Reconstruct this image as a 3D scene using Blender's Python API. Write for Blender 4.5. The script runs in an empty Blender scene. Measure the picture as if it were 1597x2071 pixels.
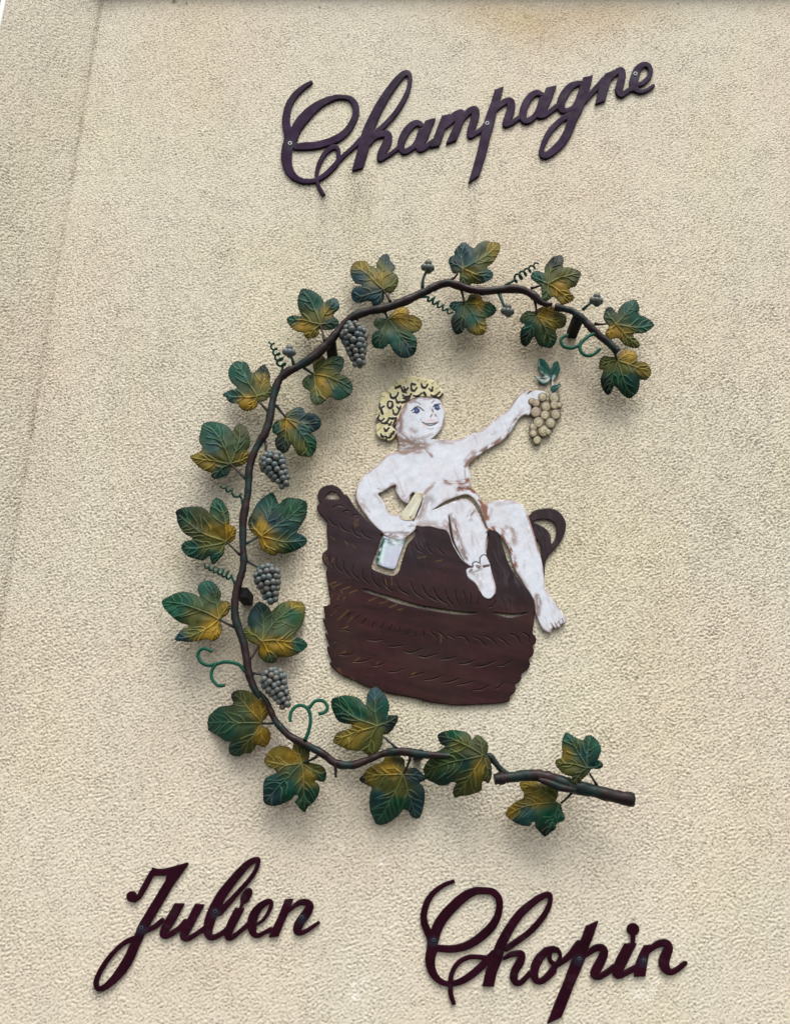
import bpy, math, random
import numpy as np
from mathutils import Vector

# ------------------------------------------------------------------ camera, sky, sun, exposure
sc = bpy.context.scene
F, CU, CV = 1570.0, 798.5, 1035.5          # focal length and centre of the photograph, in its own pixels
TH = math.radians(18.43)                   # the camera looks up at the wall
D, H = 1.86, 1.55                          # distance from the wall, eye height
cd = bpy.data.cameras.new('camera')
cam = bpy.data.objects.new('camera', cd)
sc.collection.objects.link(cam)
cam.location = (0, -D, H)
cam.rotation_euler = (math.radians(90) + TH, 0, 0)
cd.sensor_fit = 'HORIZONTAL'; cd.sensor_width = 36.0; cd.lens = 36.0 * F / 1597.0
cd.clip_start = 0.05; cd.clip_end = 400
sc.camera = cam

SUN_EL, SUN_AZ = 60.0, -14.0                # azimuth measured from the wall's normal towards the left
w = bpy.data.worlds.new('World'); sc.world = w; w.use_nodes = True
nt = w.node_tree; nt.nodes.clear()
sky = nt.nodes.new('ShaderNodeTexSky'); sky.sky_type = 'NISHITA'; sky.sun_disc = False
sky.sun_elevation = math.radians(SUN_EL); sky.sun_rotation = math.radians(180 + SUN_AZ)
sky.air_density = 1.0; sky.dust_density = 3.0
hs = nt.nodes.new('ShaderNodeHueSaturation'); hs.inputs['Saturation'].default_value = 0.22
bg = nt.nodes.new('ShaderNodeBackground'); bg.inputs['Strength'].default_value = 0.122
wo = nt.nodes.new('ShaderNodeOutputWorld')
nt.links.new(sky.outputs[0], hs.inputs['Color']); nt.links.new(hs.outputs[0], bg.inputs['Color'])
nt.links.new(bg.outputs[0], wo.inputs['Surface'])

sd = bpy.data.lights.new('sun', 'SUN'); sd.energy = 1.36; sd.angle = math.radians(34); sd.color = (1.0, 0.965, 0.92)
so = bpy.data.objects.new('sun', sd); sc.collection.objects.link(so)
el, az = math.radians(SUN_EL), math.radians(SUN_AZ)
to_sun = Vector((-math.sin(az) * math.cos(el), -math.cos(az) * math.cos(el), math.sin(el)))
so.rotation_euler = to_sun.to_track_quat('Z', 'Y').to_euler()
so.location = (-2, -6, 9)

sc.view_settings.view_transform = 'Standard'; sc.view_settings.look = 'None'
sc.view_settings.exposure = 0.93; sc.view_settings.gamma = 1.0; sc.view_settings.use_curve_mapping = False

# ------------------------------------------------------------------ measuring: photograph pixel -> point at its distance from the wall
rng = np.random.default_rng(7); random.seed(7)
CT, ST = math.cos(TH), math.sin(TH)

def W(u, v, d):
    u = np.asarray(u, float); v = np.asarray(v, float)
    a = (u - CU) / F; b = -(v - CV) / F
    ry = CT - b * ST; rz = ST + b * CT
    s = (D - d) / ry
    return np.stack([a * s, -D + s * ry, H + s * rz], -1)

def PX(x, y, z):                            # and back
    yy = y + D; zz = z - H
    dep = yy * CT + zz * ST; up = -yy * ST + zz * CT
    return CU + F * x / dep, CV - F * up / dep

def mpp(u, v, d):                           # metres per pixel there
    a = (u - CU) / F; b = -(v - CV) / F
    return (D - d) / (CT - b * ST) / F

def Z(c, pts):                              # points measured in an enlarged piece of the photograph
    p = np.array(pts, float); q = p.copy()
    q[:, 0] = c[0] + p[:, 0] / c[2]; q[:, 1] = c[1] + p[:, 1] / c[2]
    if p.shape[1] > 2: q[:, 2] = p[:, 2] / c[2]
    return q

def cr(p, n=6, closed=False):               # Catmull-Rom through the points
    p = np.asarray(p, float)
    if closed: q = np.vstack([p[-1], p, p[0], p[1]])
    else: q = np.vstack([2 * p[0] - p[1], p, 2 * p[-1] - p[-2]])
    out = []
    t = np.linspace(0, 1, n, endpoint=False)[:, None]
    for i in range(1, len(q) - 2):
        a, b, c, e = q[i - 1], q[i], q[i + 1], q[i + 2]
        out.append(0.5 * (2 * b + (c - a) * t + (2 * a - 5 * b + 4 * c - e) * t ** 2 + (3 * b - a - 3 * c + e) * t ** 3))
    r = np.vstack(out)
    return r if closed else np.vstack([r, p[-1]])

# ------------------------------------------------------------------ materials
def nodes(m):
    m.use_nodes = True
    n = m.node_tree; n.nodes.clear()
    o = n.nodes.new('ShaderNodeOutputMaterial'); b = n.nodes.new('ShaderNodeBsdfPrincipled')
    n.links.new(b.outputs[0], o.inputs['Surface'])
    return n, b

def noise(n, scale, detail=4, rough=0.6, vec=None):
    t = n.nodes.new('ShaderNodeTexNoise'); t.inputs['Scale'].default_value = scale
    t.inputs['Detail'].default_value = detail; t.inputs['Roughness'].default_value = rough
    if vec is None:
        vec = n.nodes.new('ShaderNodeTexCoord').outputs['Object']
    n.links.new(vec, t.inputs['Vector'])
    return t.outputs['Fac']

def mix(n, kind, fac, a, b):
    x = n.nodes.new('ShaderNodeMix'); x.data_type = 'RGBA'; x.blend_type = kind
    for sock, v in ((x.inputs[0], fac), (x.inputs[6], a), (x.inputs[7], b)):
        if hasattr(v, 'links'): n.links.new(v, sock)
        else: sock.default_value = v
    return x.outputs[2]

def ramp(n, f, a, b, lo=0.0, hi=1.0):
    r = n.nodes.new('ShaderNodeMapRange'); r.inputs[1].default_value = a; r.inputs[2].default_value = b
    r.inputs[3].default_value = lo; r.inputs[4].default_value = hi
    n.links.new(f, r.inputs[0]); return r.outputs[0]

def paint_mat(name, rough=0.45, var=0.25, scale=60, bump=0.15, bscale=120, spec=0.5, coat=0.0, grime=0.0):
    """brushed-on paint: colour from the piece's own paint layer, broken up by fine noise"""
    m = bpy.data.materials.new(name); n, b = nodes(m)
    at = n.nodes.new('ShaderNodeAttribute'); at.attribute_name = 'paint'
    f = noise(n, scale, 6, 0.65)
    g = ramp(n, f, 0.3, 0.7, 1 - var, 1 + var * 0.6)
    cmb = n.nodes.new('ShaderNodeCombineColor')
    for i in range(3): n.links.new(g, cmb.inputs[i])
    c = mix(n, 'MULTIPLY', 1.0, at.outputs['Color'], cmb.outputs[0])
    if grime:
        g2 = ramp(n, noise(n, 18, 8, 0.7), 0.52, 0.75, 0, grime)
        c = mix(n, 'MIX', g2, c, (0.10, 0.085, 0.065, 1))
    n.links.new(c, b.inputs['Base Color'])
    n.links.new(ramp(n, noise(n, 35, 5), 0.3, 0.7, rough - 0.08, rough + 0.15), b.inputs['Roughness'])
    b.inputs['Specular IOR Level'].default_value = spec
    b.inputs['Coat Weight'].default_value = coat
    bp = n.nodes.new('ShaderNodeBump'); bp.inputs['Strength'].default_value = bump; bp.inputs['Distance'].default_value = 0.002
    n.links.new(noise(n, bscale, 5), bp.inputs['Height']); n.links.new(bp.outputs[0], b.inputs['Normal'])
    return m

def stucco_mat(name, base, attr=True):
    m = bpy.data.materials.new(name); n, b = nodes(m)
    c = base + (1,)
    f = noise(n, 330, 3, 0.6)
    g = ramp(n, f, 0.3, 0.7, 0.90, 1.07)
    cmb = n.nodes.new('ShaderNodeCombineColor')
    for i in range(3): n.links.new(g, cmb.inputs[i])
    c = mix(n, 'MULTIPLY', 1.0, cmb.outputs[0], c)
    if attr:
        at = n.nodes.new('ShaderNodeAttribute'); at.attribute_name = 'paint'
        c = mix(n, 'MULTIPLY', 1.0, c, at.outputs['Color'])
    n.links.new(c, b.inputs['Base Color'])
    b.inputs['Roughness'].default_value = 0.92; b.inputs['Specular IOR Level'].default_value = 0.2
    bp = n.nodes.new('ShaderNodeBump'); bp.inputs['Strength'].default_value = 0.55; bp.inputs['Distance'].default_value = 0.0016
    n.links.new(noise(n, 300, 3, 0.55), bp.inputs['Height']); n.links.new(bp.outputs[0], b.inputs['Normal'])
    return m

def flat_mat(name, col, rough=0.6, var=0.15, scale=30, bump=0.1):
    m = bpy.data.materials.new(name); n, b = nodes(m)
    g = ramp(n, noise(n, scale, 6), 0.3, 0.7, 1 - var, 1 + var)
    cmb = n.nodes.new('ShaderNodeCombineColor')
    for i in range(3): n.links.new(g, cmb.inputs[i])
    n.links.new(mix(n, 'MULTIPLY', 1.0, cmb.outputs[0], tuple(col) + (1,)), b.inputs['Base Color'])
    b.inputs['Roughness'].default_value = rough; b.inputs['Specular IOR Level'].default_value = 0.25
    bp = n.nodes.new('ShaderNodeBump'); bp.inputs['Strength'].default_value = bump; bp.inputs['Distance'].default_value = 0.002
    n.links.new(noise(n, scale * 5, 4), bp.inputs['Height']); n.links.new(bp.outputs[0], b.inputs['Normal'])
    return m

WALL_BASE = (0.605, 0.558, 0.448)
M_WALL = stucco_mat('rough_render', WALL_BASE)
M_LEDGE = stucco_mat('ledge_render', (0.5, 0.44, 0.35), attr=False)
M_PIER = flat_mat('grey_pier_paint', (0.20, 0.19, 0.175), 0.8, 0.12, 12)
M_TRIM = flat_mat('white_trim', (0.78, 0.77, 0.72), 0.5, 0.05, 20)
M_GROUND = flat_mat('pavement_asphalt', (0.085, 0.082, 0.078), 0.9, 0.25, 6, 0.4)
M_LETTER = paint_mat('letter_paint', 0.5, 0.3, 22, 0.08, 40, spec=0.05)
M_LEAF = paint_mat('leaf_paint', 0.52, 0.22, 55, 0.14, 90, spec=0.14)
M_STEM = paint_mat('stem_paint', 0.42, 0.35, 40, 0.35, 70, spec=0.2)
M_GRAPE = paint_mat('grape_paint', 0.42, 0.25, 70, 0.1, 120)
M_SKIN = paint_mat('white_figure_paint', 0.42, 0.07, 90, 0.22, 160, spec=0.18)
M_BASKET = paint_mat('basket_paint', 0.45, 0.25, 30, 0.18, 60, spec=0.14)
M_BLACK = flat_mat('black_bracket', (0.003, 0.003, 0.0035), 0.8, 0.3, 60)

# ------------------------------------------------------------------ mesh builders
COL = sc.collection

def link(name, me, mat, parent=None):
    o = bpy.data.objects.new(name, me); COL.objects.link(o)
    if mat: me.materials.append(mat)
    if parent: o.parent = parent
    return o

def set_paint(me, col):
    a = me.attributes.new('paint', 'FLOAT_COLOR', 'POINT')
    c = np.ones((len(me.vertices), 4), np.float32); c[:, :3] = col
    a.data.foreach_set('color', c.ravel())

def grid_mesh(name, P, col, mat, parent=None, flip=False):
    ny, nx = P.shape[:2]
    me = bpy.data.meshes.new(name)
    idx = np.arange(ny * nx).reshape(ny, nx)
    q = np.stack([idx[:-1, :-1], idx[:-1, 1:], idx[1:, 1:], idx[1:, :-1]], -1).reshape(-1, 4)
    if flip: q = q[:, ::-1]
    me.vertices.add(ny * nx); me.vertices.foreach_set('co', P.astype(np.float32).ravel())
    me.loops.add(q.size); me.loops.foreach_set('vertex_index', q.astype(np.int32).ravel())
    me.polygons.add(len(q)); me.polygons.foreach_set('loop_start', np.arange(0, q.size, 4, dtype=np.int32))
    me.polygons.foreach_set('use_smooth', np.ones(len(q), bool))
    me.update(calc_edges=True)
    if col is not None: set_paint(me, col.reshape(-1, 3))
    return link(name, me, mat, parent)

TOK = ['a', 'ab', 'b', 'bc', 'c', 'cd', 'd', 'da']

def contour(S):
    """inside (negative) region of a distance grid as polygons: verts (row, col, value), faces, rim edges"""
    ins = S < 0
    ny, nx = S.shape
    idC = -np.ones((ny, nx), int); idC[ins] = np.arange(ins.sum())
    k = int(ins.sum()); rows, cols = np.nonzero(ins)
    vr, vc = [rows.astype(float)], [cols.astype(float)]; vs = [S[ins]]
    hx = ins[:, :-1] != ins[:, 1:]; idH = -np.ones(hx.shape, int)
    r, c = np.nonzero(hx); t = S[r, c] / (S[r, c] - S[r, c + 1]); idH[r, c] = k + np.arange(len(r)); k += len(r)
    vr.append(r.astype(float)); vc.append(c + t); vs.append(np.zeros(len(r)))
    vx = ins[:-1, :] != ins[1:, :]; idV = -np.ones(vx.shape, int)
    r, c = np.nonzero(vx); t = S[r, c] / (S[r, c] - S[r + 1, c]); idV[r, c] = k + np.arange(len(r)); k += len(r)
    vr.append(r + t); vc.append(c.astype(float)); vs.append(np.zeros(len(r)))
    code = ins[:-1, :-1] * 1 + ins[:-1, 1:] * 2 + ins[1:, 1:] * 4 + ins[1:, :-1] * 8
    get = {'a': lambda r, c: idC[r, c], 'b': lambda r, c: idC[r, c + 1], 'c': lambda r, c: idC[r + 1, c + 1], 'd': lambda r, c: idC[r + 1, c],
           'ab': lambda r, c: idH[r, c], 'cd': lambda r, c: idH[r + 1, c], 'bc': lambda r, c: idV[r, c + 1], 'da': lambda r, c: idV[r, c]}
    faces, rim = [], []
    for cs in range(1, 16):
        r, c = np.nonzero(code == cs)
        if not len(r): continue
        bit = {'a': cs & 1, 'b': cs & 2, 'c': cs & 4, 'd': cs & 8}
        seq = [t for t in TOK if (len(t) == 1 and bit[t]) or (len(t) == 2 and bool(bit[t[0]]) != bool(bit[t[1]]))]
        A = np.stack([get[t](r, c) for t in seq], -1)
        faces += A[:, ::-1].tolist()
        for i, t in enumerate(seq):
            u = seq[(i + 1) % len(seq)]
            if len(t) == 2 and len(u) == 2: rim += list(zip(A[:, i].tolist(), A[:, (i + 1) % len(seq)].tolist()))
    return np.concatenate(vr), np.concatenate(vc), np.concatenate(vs), faces, rim

def plate(name, sdf, box, h, front, back, mat, parent=None, colour=(0.5, 0.5, 0.5), relief=None, depth=None, thick=None, edge=None):
    """cut sheet: distance function in pixels -> front face at its distance from the wall, real thickness behind it"""
    x0, y0, x1, y1 = box
    us = np.arange(x0, x1 + h, h); vs = np.arange(y0, y1 + h, h)
    U, V = np.meshgrid(us, vs)
    S = sdf(U, V); S[np.abs(S) < 1e-4] = 1e-4
    S[0, :] = S[-1, :] = 1.0; S[:, 0] = S[:, -1] = 1.0
    r, c, s, faces, rim = contour(S)
    u = x0 + c * h; v = y0 + r * h
    d = np.full(len(u), float(front))
    if depth is not None: d = d + depth(u, v)
    if relief is not None: d = d + relief(u, v, s)
    P = W(u, v, d)
    rv = sorted(set([a for e in rim for a in e])); mp = {a: i for i, a in enumerate(rv)}
    F1 = P[rv].copy(); B1 = P[rv].copy()
    B1[:, 1] = -back if thick is None else F1[:, 1] + thick
    n0 = len(P); n1 = len(rv)
    verts = np.vstack([P, F1, B1])
    side = [[n0 + mp[a], n0 + mp[b], n0 + n1 + mp[b], n0 + n1 + mp[a]] for a, b in rim]
    allf = faces + side
    if thick is not None:                      # seen from behind as well: give it a back sheet
        nb = len(verts); B2 = P.copy(); B2[:, 1] += thick
        verts = np.vstack([verts, B2]); allf = allf + [[nb + i for i in f[::-1]] for f in faces]
    me = bpy.data.meshes.new(name)
    me.from_pydata(verts.tolist(), [], allf)
    sm = np.ones(len(allf), bool); sm[len(faces):len(faces) + len(side)] = False
    me.polygons.foreach_set('use_smooth', sm)
    col = colour(u, v, s) if callable(colour) else np.tile(np.array(colour, float), (len(u), 1))
    ec = col[rv] if edge is None else np.tile(np.array(edge, float), (n1, 1))
    allc = np.vstack([col, ec, ec] + ([col] if thick is not None else []))
    set_paint(me, allc)
    me.update()
    return link(name, me, mat, parent)

def sd_chain(U, V, st, cuts=()):
    """stroke: list of (x, y, full width)"""
    out = np.full(U.shape, 1e3)
    L = np.concatenate([[0], np.cumsum(np.hypot(*np.diff(st[:, :2], axis=0).T))])
    for i in range(len(st) - 1):
        a, b = st[i], st[i + 1]
        dx, dy = b[0] - a[0], b[1] - a[1]; l2 = dx * dx + dy * dy + 1e-9
        t = np.clip(((U - a[0]) * dx + (V - a[1]) * dy) / l2, 0, 1)
        dd = np.hypot(U - a[0] - t * dx, V - a[1] - t * dy) - 0.5 * (a[2] + t * (b[2] - a[2]))
        for end, px, py, nx, ny, rad in cuts:
            near = L[i] < rad if end == 0 else (L[-1] - L[i + 1]) < rad
            if near: dd = np.maximum(dd, (U - px) * nx + (V - py) * ny)
        out = np.minimum(out, dd)
    return out

def sd_poly(U, V, p):
    p = np.asarray(p, float); d2 = np.full(U.shape, 1e9); ins = np.zeros(U.shape, bool)
    n = len(p)
    for i in range(n):
        a, b = p[i], p[(i + 1) % n]
        dx, dy = b[0] - a[0], b[1] - a[1]; l2 = dx * dx + dy * dy + 1e-12
        t = np.clip(((U - a[0]) * dx + (V - a[1]) * dy) / l2, 0, 1)
        d2 = np.minimum(d2, (U - a[0] - t * dx) ** 2 + (V - a[1] - t * dy) ** 2)
        if a[1] != b[1]:
            cond = (a[1] > V) != (b[1] > V)
            ins ^= cond & (U < dx * (V - a[1]) / (b[1] - a[1]) + a[0])
    d = np.sqrt(d2)
    return np.where(ins, -d, d)

def dist_line(u, v, pts):
    out = np.full(u.shape, 1e3)
    for a, b in zip(pts[:-1], pts[1:]):
        dx, dy = b[0] - a[0], b[1] - a[1]; l2 = dx * dx + dy * dy + 1e-9
        t = np.clip(((u - a[0]) * dx + (v - a[1]) * dy) / l2, 0, 1)
        out = np.minimum(out, np.hypot(u - a[0] - t * dx, v - a[1] - t * dy))
    return out

_lat = rng.random((64, 64))
def vnoise(u, v, s):                           # smooth value noise in pixels
    x, y = u / s, v / s
    i, j = np.floor(x).astype(int), np.floor(y).astype(int); fx, fy = x - i, y - j
    fx = fx * fx * (3 - 2 * fx); fy = fy * fy * (3 - 2 * fy)
    g = lambda a, b: _lat[b % 64, a % 64]
    return (g(i, j) * (1 - fx) + g(i + 1, j) * fx) * (1 - fy) + (g(i, j + 1) * (1 - fx) + g(i + 1, j + 1) * fx) * fy

def fbm(u, v, s, o=4):
    r = 0; a = 0.5
    for k in range(o): r = r + a * vnoise(u + 37.7 * k, v + 11.3 * k, s / 2 ** k); a *= 0.5
    return r / (1 - 0.5 ** o)

def tube(name, pts, rad, mat, parent=None, colour=(0.5, 0.5, 0.5), sides=10, lump=0.0, cap=True):
    P = np.asarray(pts, float); n = len(P); R = np.broadcast_to(np.asarray(rad, float), (n,))
    T = np.gradient(P, axis=0); T /= np.linalg.norm(T, axis=1)[:, None] + 1e-12
    N = np.cross(T[0], [0.3, 1, 0.2]); N /= np.linalg.norm(N)
    vs = []
    ang = np.linspace(0, 2 * math.pi, sides, endpoint=False)
    for i in range(n):
        N = N - T[i] * N.dot(T[i]); N /= np.linalg.norm(N); Bn = np.cross(T[i], N)
        rr = R[i] * (1 + lump * (rng.random(sides) - 0.5))
        vs.append(P[i] + np.outer(np.cos(ang) * rr, N) + np.outer(np.sin(ang) * rr, Bn))
    V = np.vstack(vs); f = []
    for i in range(n - 1):
        for k in range(sides):
            k2 = (k + 1) % sides
            f.append([i * sides + k, i * sides + k2, (i + 1) * sides + k2, (i + 1) * sides + k])
    ncap = len(f)
    if cap:
        f.append(list(range(sides))[::-1]); f.append([(n - 1) * sides + k for k in range(sides)])
    me = bpy.data.meshes.new(name); me.from_pydata(V.tolist(), [], f)
    sm = np.ones(len(f), bool); sm[ncap:] = False
    me.polygons.foreach_set('use_smooth', sm)
    c = np.repeat(colour(P), sides, axis=0) if callable(colour) else np.array(colour, float)
    set_paint(me, c); me.update()
    return link(name, me, mat, parent)

def add_box(V, Fc, lo, hi):
    b = len(V); x0, y0, z0 = lo; x1, y1, z1 = hi
    V += [(x0, y0, z0), (x1, y0, z0), (x1, y1, z0), (x0, y1, z0), (x0, y0, z1), (x1, y0, z1), (x1, y1, z1), (x0, y1, z1)]
    Fc += [[b + i for i in q] for q in ((3, 2, 1, 0), (4, 5, 6, 7), (0, 1, 5, 4), (1, 2, 6, 5), (2, 3, 7, 6), (3, 0, 4, 7))]

def box_obj(name, lo, hi, mat, parent=None, bevel=0.0):
    V, Fc = [], []; add_box(V, Fc, lo, hi)
    me = bpy.data.meshes.new(name); me.from_pydata(V, [], Fc); me.update()
    o = link(name, me, mat, parent)
    if bevel:
        b = o.modifiers.new('bevel', 'BEVEL'); b.width = bevel; b.segments = 2
    return o

def thing(name, label, cat, loc=(0, 0, 0)):
    o = bpy.data.objects.new(name, None); COL.objects.link(o)
    o.empty_display_size = 0.1
    o['label'] = label; o['category'] = cat
    return o

# ------------------------------------------------------------------ the house: rendered wall, projecting return on the left, ledge above, pavement
XC = float(W(206, 0, 0)[0])
SPL = math.radians(46)                                    # the return splays towards the street
ray = W(10, 0, 0) - np.array([0, -D, H]); ec, es = -math.cos(SPL), -math.sin(SPL)
_k = np.linalg.solve(np.array([[ray[0], -ec], [ray[1], -es]]), np.array([XC, D]))
LEN = float(_k[1]); EX, EY = XC + LEN * ec, LEN * es         # outer edge of the return
ZTOP = float(W(798, -20, 0)[2]); ZBOT = float(W(798, 2071, 0)[2]) - 0.12
STEP = 0.0024

def fft_grain(n, m, seed, k0):
    g = np.random.default_rng(seed); wn = np.fft.fft2(g.standard_normal((n, m)))
    ky = np.fft.fftfreq(n, STEP)[:, None]; kx = np.fft.fftfreq(m, STEP)[None, :]
    a = math.radians(-24)
    k1 = kx * math.cos(a) + ky * math.sin(a); k2 = -kx * math.sin(a) + ky * math.cos(a)
    def band(k, k0, bw): return np.exp(-((np.log(k + 1e-6) - math.log(k0)) / bw) ** 2)
    kk = np.sqrt((k1 * 1.35) ** 2 + (k2 * 0.92) ** 2)
    f = band(kk, k0, 0.80) / (0.35 + (kk / k0) ** 0.8)
    h = np.real(np.fft.ifft2(wn * f)); h /= h.std()
    w2 = np.fft.fft2(g.standard_normal((n, m)))
    h2 = np.real(np.fft.ifft2(w2 * band(kk, 175, 0.40))); h2 /= h2.std()
    size = np.real(np.fft.ifft2(np.fft.fft2(g.standard_normal((n, m))) * np.exp(-(np.sqrt(kx ** 2 + ky ** 2) / 14) ** 2))); size /= size.std()
    h = np.tanh(1.3 * h + 0.45) * (0.92 + 0.20 * size) + h2 * (0.50 - 0.10 * size)
    h = np.where(h < -0.2, -0.2 + (h + 0.2) * 1.25, h)       # torn crevices between the grains
    return np.clip(h, -2.4, 2.0)

def grain2(n, m, seed, zz):
    a = fft_grain(n, m, seed, 122); b = fft_grain(n, m, seed, 158)      # sprayed on a little finer lower down
    k = np.clip((zz - 1.0) / 2.2, 0, 1)
    return (a * k + b * (1 - k)) / np.sqrt(k * k + (1 - k) ** 2) * (0.92 + 0.08 * k)

PINK = np.array([1.01, 0.972, 0.962]); YEL = np.array([1.0, 0.995, 0.93]); GREY = np.array([0.80, 0.80, 0.82])

def stains_and_shade(X, Y, Zz, hgt):
    u, v = PX(X, Y, Zz)
    c = np.ones(u.shape + (3,))
    a = fbm(u + 900, v + 300, 330, 3)[..., None]; b = fbm(u * 1.1 + 77, v * 0.55 + 40, 170, 4)[..., None]
    c *= 1 + (PINK - 1) * np.clip((a - 0.45) * 4, 0, 1)
    c *= 1 + (YEL - 1) * np.clip((0.52 - b) * 3, 0, 0.7)
    c *= (0.955 + 0.08 * fbm(u, v * 0.5, 90, 4))[..., None]
    c *= (0.97 + 0.06 * fbm(u * 1.0 + 0.10 * v, v * 0.07, 34, 4))[..., None]        # old rain runs
    sp = np.random.default_rng(3).random(u.shape)
    def blot(cu, cv, ru, rv, col, k, speck=0.5):
        g = np.exp(-(((u - cu) / ru) ** 2 + ((v - cv) / rv) ** 2))
        g = g * (0.45 + 1.1 * fbm(u + cu, v + cv, max(6, ru * 0.5), 3))
        g = k * g * (1 - speck + speck * 2 * np.clip((0.1 - hgt) * 0.8 + sp - 0.4, 0, 1))
        return 1 + (np.array(col) - 1) * np.clip(g, 0, 1)[..., None]
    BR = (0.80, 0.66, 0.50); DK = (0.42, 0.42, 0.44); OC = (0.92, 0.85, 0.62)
    for args in [(205, -6, 60, 26, DK, .6, .25), (950, 850, 420, 420, (0.985, 0.955, 0.86), .8, .1), (1130, 55, 130, 45, BR, .55, .25), (1035, 35, 70, 28, OC, .8, .2), (1240, 25, 120, 30, BR, .45, .3), (950, 20, 60, 25, BR, .35, .2),  # first blot is shadow in the upper corner, put into the wall colour
                 (725, 385, 22, 45, DK, .42, .8), (655, 402, 14, 16, DK, .5, .8), (560, 375, 40, 40, DK, .15, .8), (715, 345, 20, 18, DK, .35, .9), (620, 380, 40, 22, DK, .28, .8),
                 (955, 378, 14, 16, DK, .5, .9), (1105, 325, 16, 14, DK, .45, .9), (1100, 400, 25, 60, DK, .12, .8), (690, 440, 60, 60, DK, .2, .7), (716, 440, 12, 110, DK, .3, .8), (652, 430, 9, 70, DK, .3, .8), (956, 430, 10, 80, DK, .3, .8), (745, 400, 10, 60, DK, .3, .8), (1010, 330, 14, 60, DK, .2, .8), (1215, 260, 14, 60, DK, .18, .8), (1200, 470, 8, 120, DK, .15, .8), (415, 1960, 40, 30, DK, .16, .8), (590, 1925, 40, 30, DK, .16, .8), (1000, 2030, 60, 25, DK, .16, .8), (1330, 2010, 50, 25, DK, .14, .8), (860, 1500, 60, 60, DK, .10, .7), (330, 640, 10, 200, DK, .12, .8), (1480, 700, 9, 300, DK, .12, .8), (820, 420, 22, 90, DK, .12, .8),
                 (200, 2004, 16, 14, DK, .75, .9), (210, 2040, 18, 40, DK, .25, .8), (268, 1832, 8, 10, DK, .6, .9), (920, 2033, 10, 12, DK, .3, .9),
                 (655, 870, 90, 60, DK, .06, .5), (640, 930, 55, 110, BR, .2, .3), (1200, 400, 60, 30, BR, .1, .3), (20, 330, 26, 70, DK, .22, .8), (60, 190, 14, 60, DK, .2, .8),
                 (600, 505, 60, 40, DK, .12, .5), (820, 565, 16, 20, DK, .25, .7), (700, 1400, 120, 60, OC, .25, .3), (300, 1000, 70, 200, PINK * 0.96, .8, .2),
                 (90, 900, 60, 250, PINK * 0.95, .8, .2), (430, 1950, 160, 60, BR, .12, .3), (1150, 2000, 120, 60, (0.95, 0.9, 0.85), .5, .3)]:
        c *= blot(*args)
    for cu, cv, r in [(415, 260, 5), (352, 2, 4), (716, 2016, 9), (716, 1995, 6), (1290, 2010, 10), (1320, 2003, 9), (1330, 1985, 7), (1310, 2020, 7), (770, 1745, 7), (690, 1715, 6), (735, 1985, 6)]:
        g = np.exp(-(((u - cu) / r) ** 2 + ((v - cv) / r) ** 2))[..., None]
        c *= 1 + (np.array((1.25, 1.27, 1.35)) - 1) * g if cv > 5 else 1 - 0.8 * g
    pr = np.random.default_rng(12)
    for k in range(150):                                   # dark pinholes in the render
        cu, cv, r = pr.uniform(0, 1597), pr.uniform(0, 2071), pr.uniform(1.2, 2.4)
        m = (np.abs(u - cu) < 8) & (np.abs(v - cv) < 8)
        if m.any(): c[m] *= (1 - 0.75 * np.exp(-(((u[m] - cu) / r) ** 2 + ((v[m] - cv) / r) ** 2)))[:, None]
    pits = np.clip((-hgt - 0.7) * 0.30, 0, 0.32)[..., None]   # darker colour in the deeper pits
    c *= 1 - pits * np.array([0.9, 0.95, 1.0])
    return c

def lines(a, b, c, d):                                     # fine in the middle, coarse outside
    fine = np.arange(b, c + 1e-6, STEP)
    lo = np.arange(a, b - 0.05, 0.25) if a < b - 0.05 else np.array([])
    hi = np.arange(d, c + 0.05, -0.25)[::-1] if d > c + 0.05 else np.array([])
    return np.concatenate([lo, fine, hi])

house = thing('house', 'cream rough rendered house wall with a projecting corner at the left', 'building')
xs = lines(XC, XC, 1.34, 4.5); zs = lines(0.0, ZBOT, ZTOP, ZTOP)
X, Zg = np.meshgrid(xs, zs)
hg = grain2(len(zs), len(xs), 1, Zg)
fade = ((X <= 1.34) & (Zg >= ZBOT - 0.001)).astype(float)
und = (fbm(X * 1000, Zg * 1000, 260, 3) - 0.5) * 0.003
corner = np.exp(-((X - XC) / 0.02) ** 2)
AMP = 0.00108
Yw = -(hg * AMP * fade + und * fade * np.clip((X - XC) / 0.1, 0, 1))
colw = stains_and_shade(X, 0 * X, Zg, hg * fade)
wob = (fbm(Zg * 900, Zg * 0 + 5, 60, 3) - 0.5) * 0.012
dirt_and_shade = np.exp(-((X - XC - wob * 0.4) / 0.006) ** 2) * np.clip(2.2 * fbm(Zg * 1000, Zg * 0 + 50, 90, 4) - 0.45, 0.35, 1) * np.clip(0.75 - hg * 0.5, 0.3, 1.2)  # dirty corner line, with the crease's shading painted in as well
colw *= 1 - 0.5 * np.clip(dirt_and_shade, 0, 1)[..., None] * np.array([0.85, 0.95, 1.0])
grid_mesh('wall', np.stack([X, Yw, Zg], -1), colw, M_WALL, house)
ts = np.arange(0, LEN + 0.0001, STEP)[::-1]
Tg, Zs = np.meshgrid(ts, zs)
hs2 = grain2(len(zs), len(ts), 2, Zs)
fade = (Zs >= ZBOT - 0.001).astype(float)
off = hs2 * AMP * fade
Xs = XC + Tg * ec - off * es; Ys = Tg * es + off * ec
Xs[:, -1] = XC; Ys[:, -1] = Yw[:, 0]
cols = stains_and_shade(XC + Tg * ec, Tg * es, Zs, hs2 * fade)
wob2 = np.abs(wob[:, :1])
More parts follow.
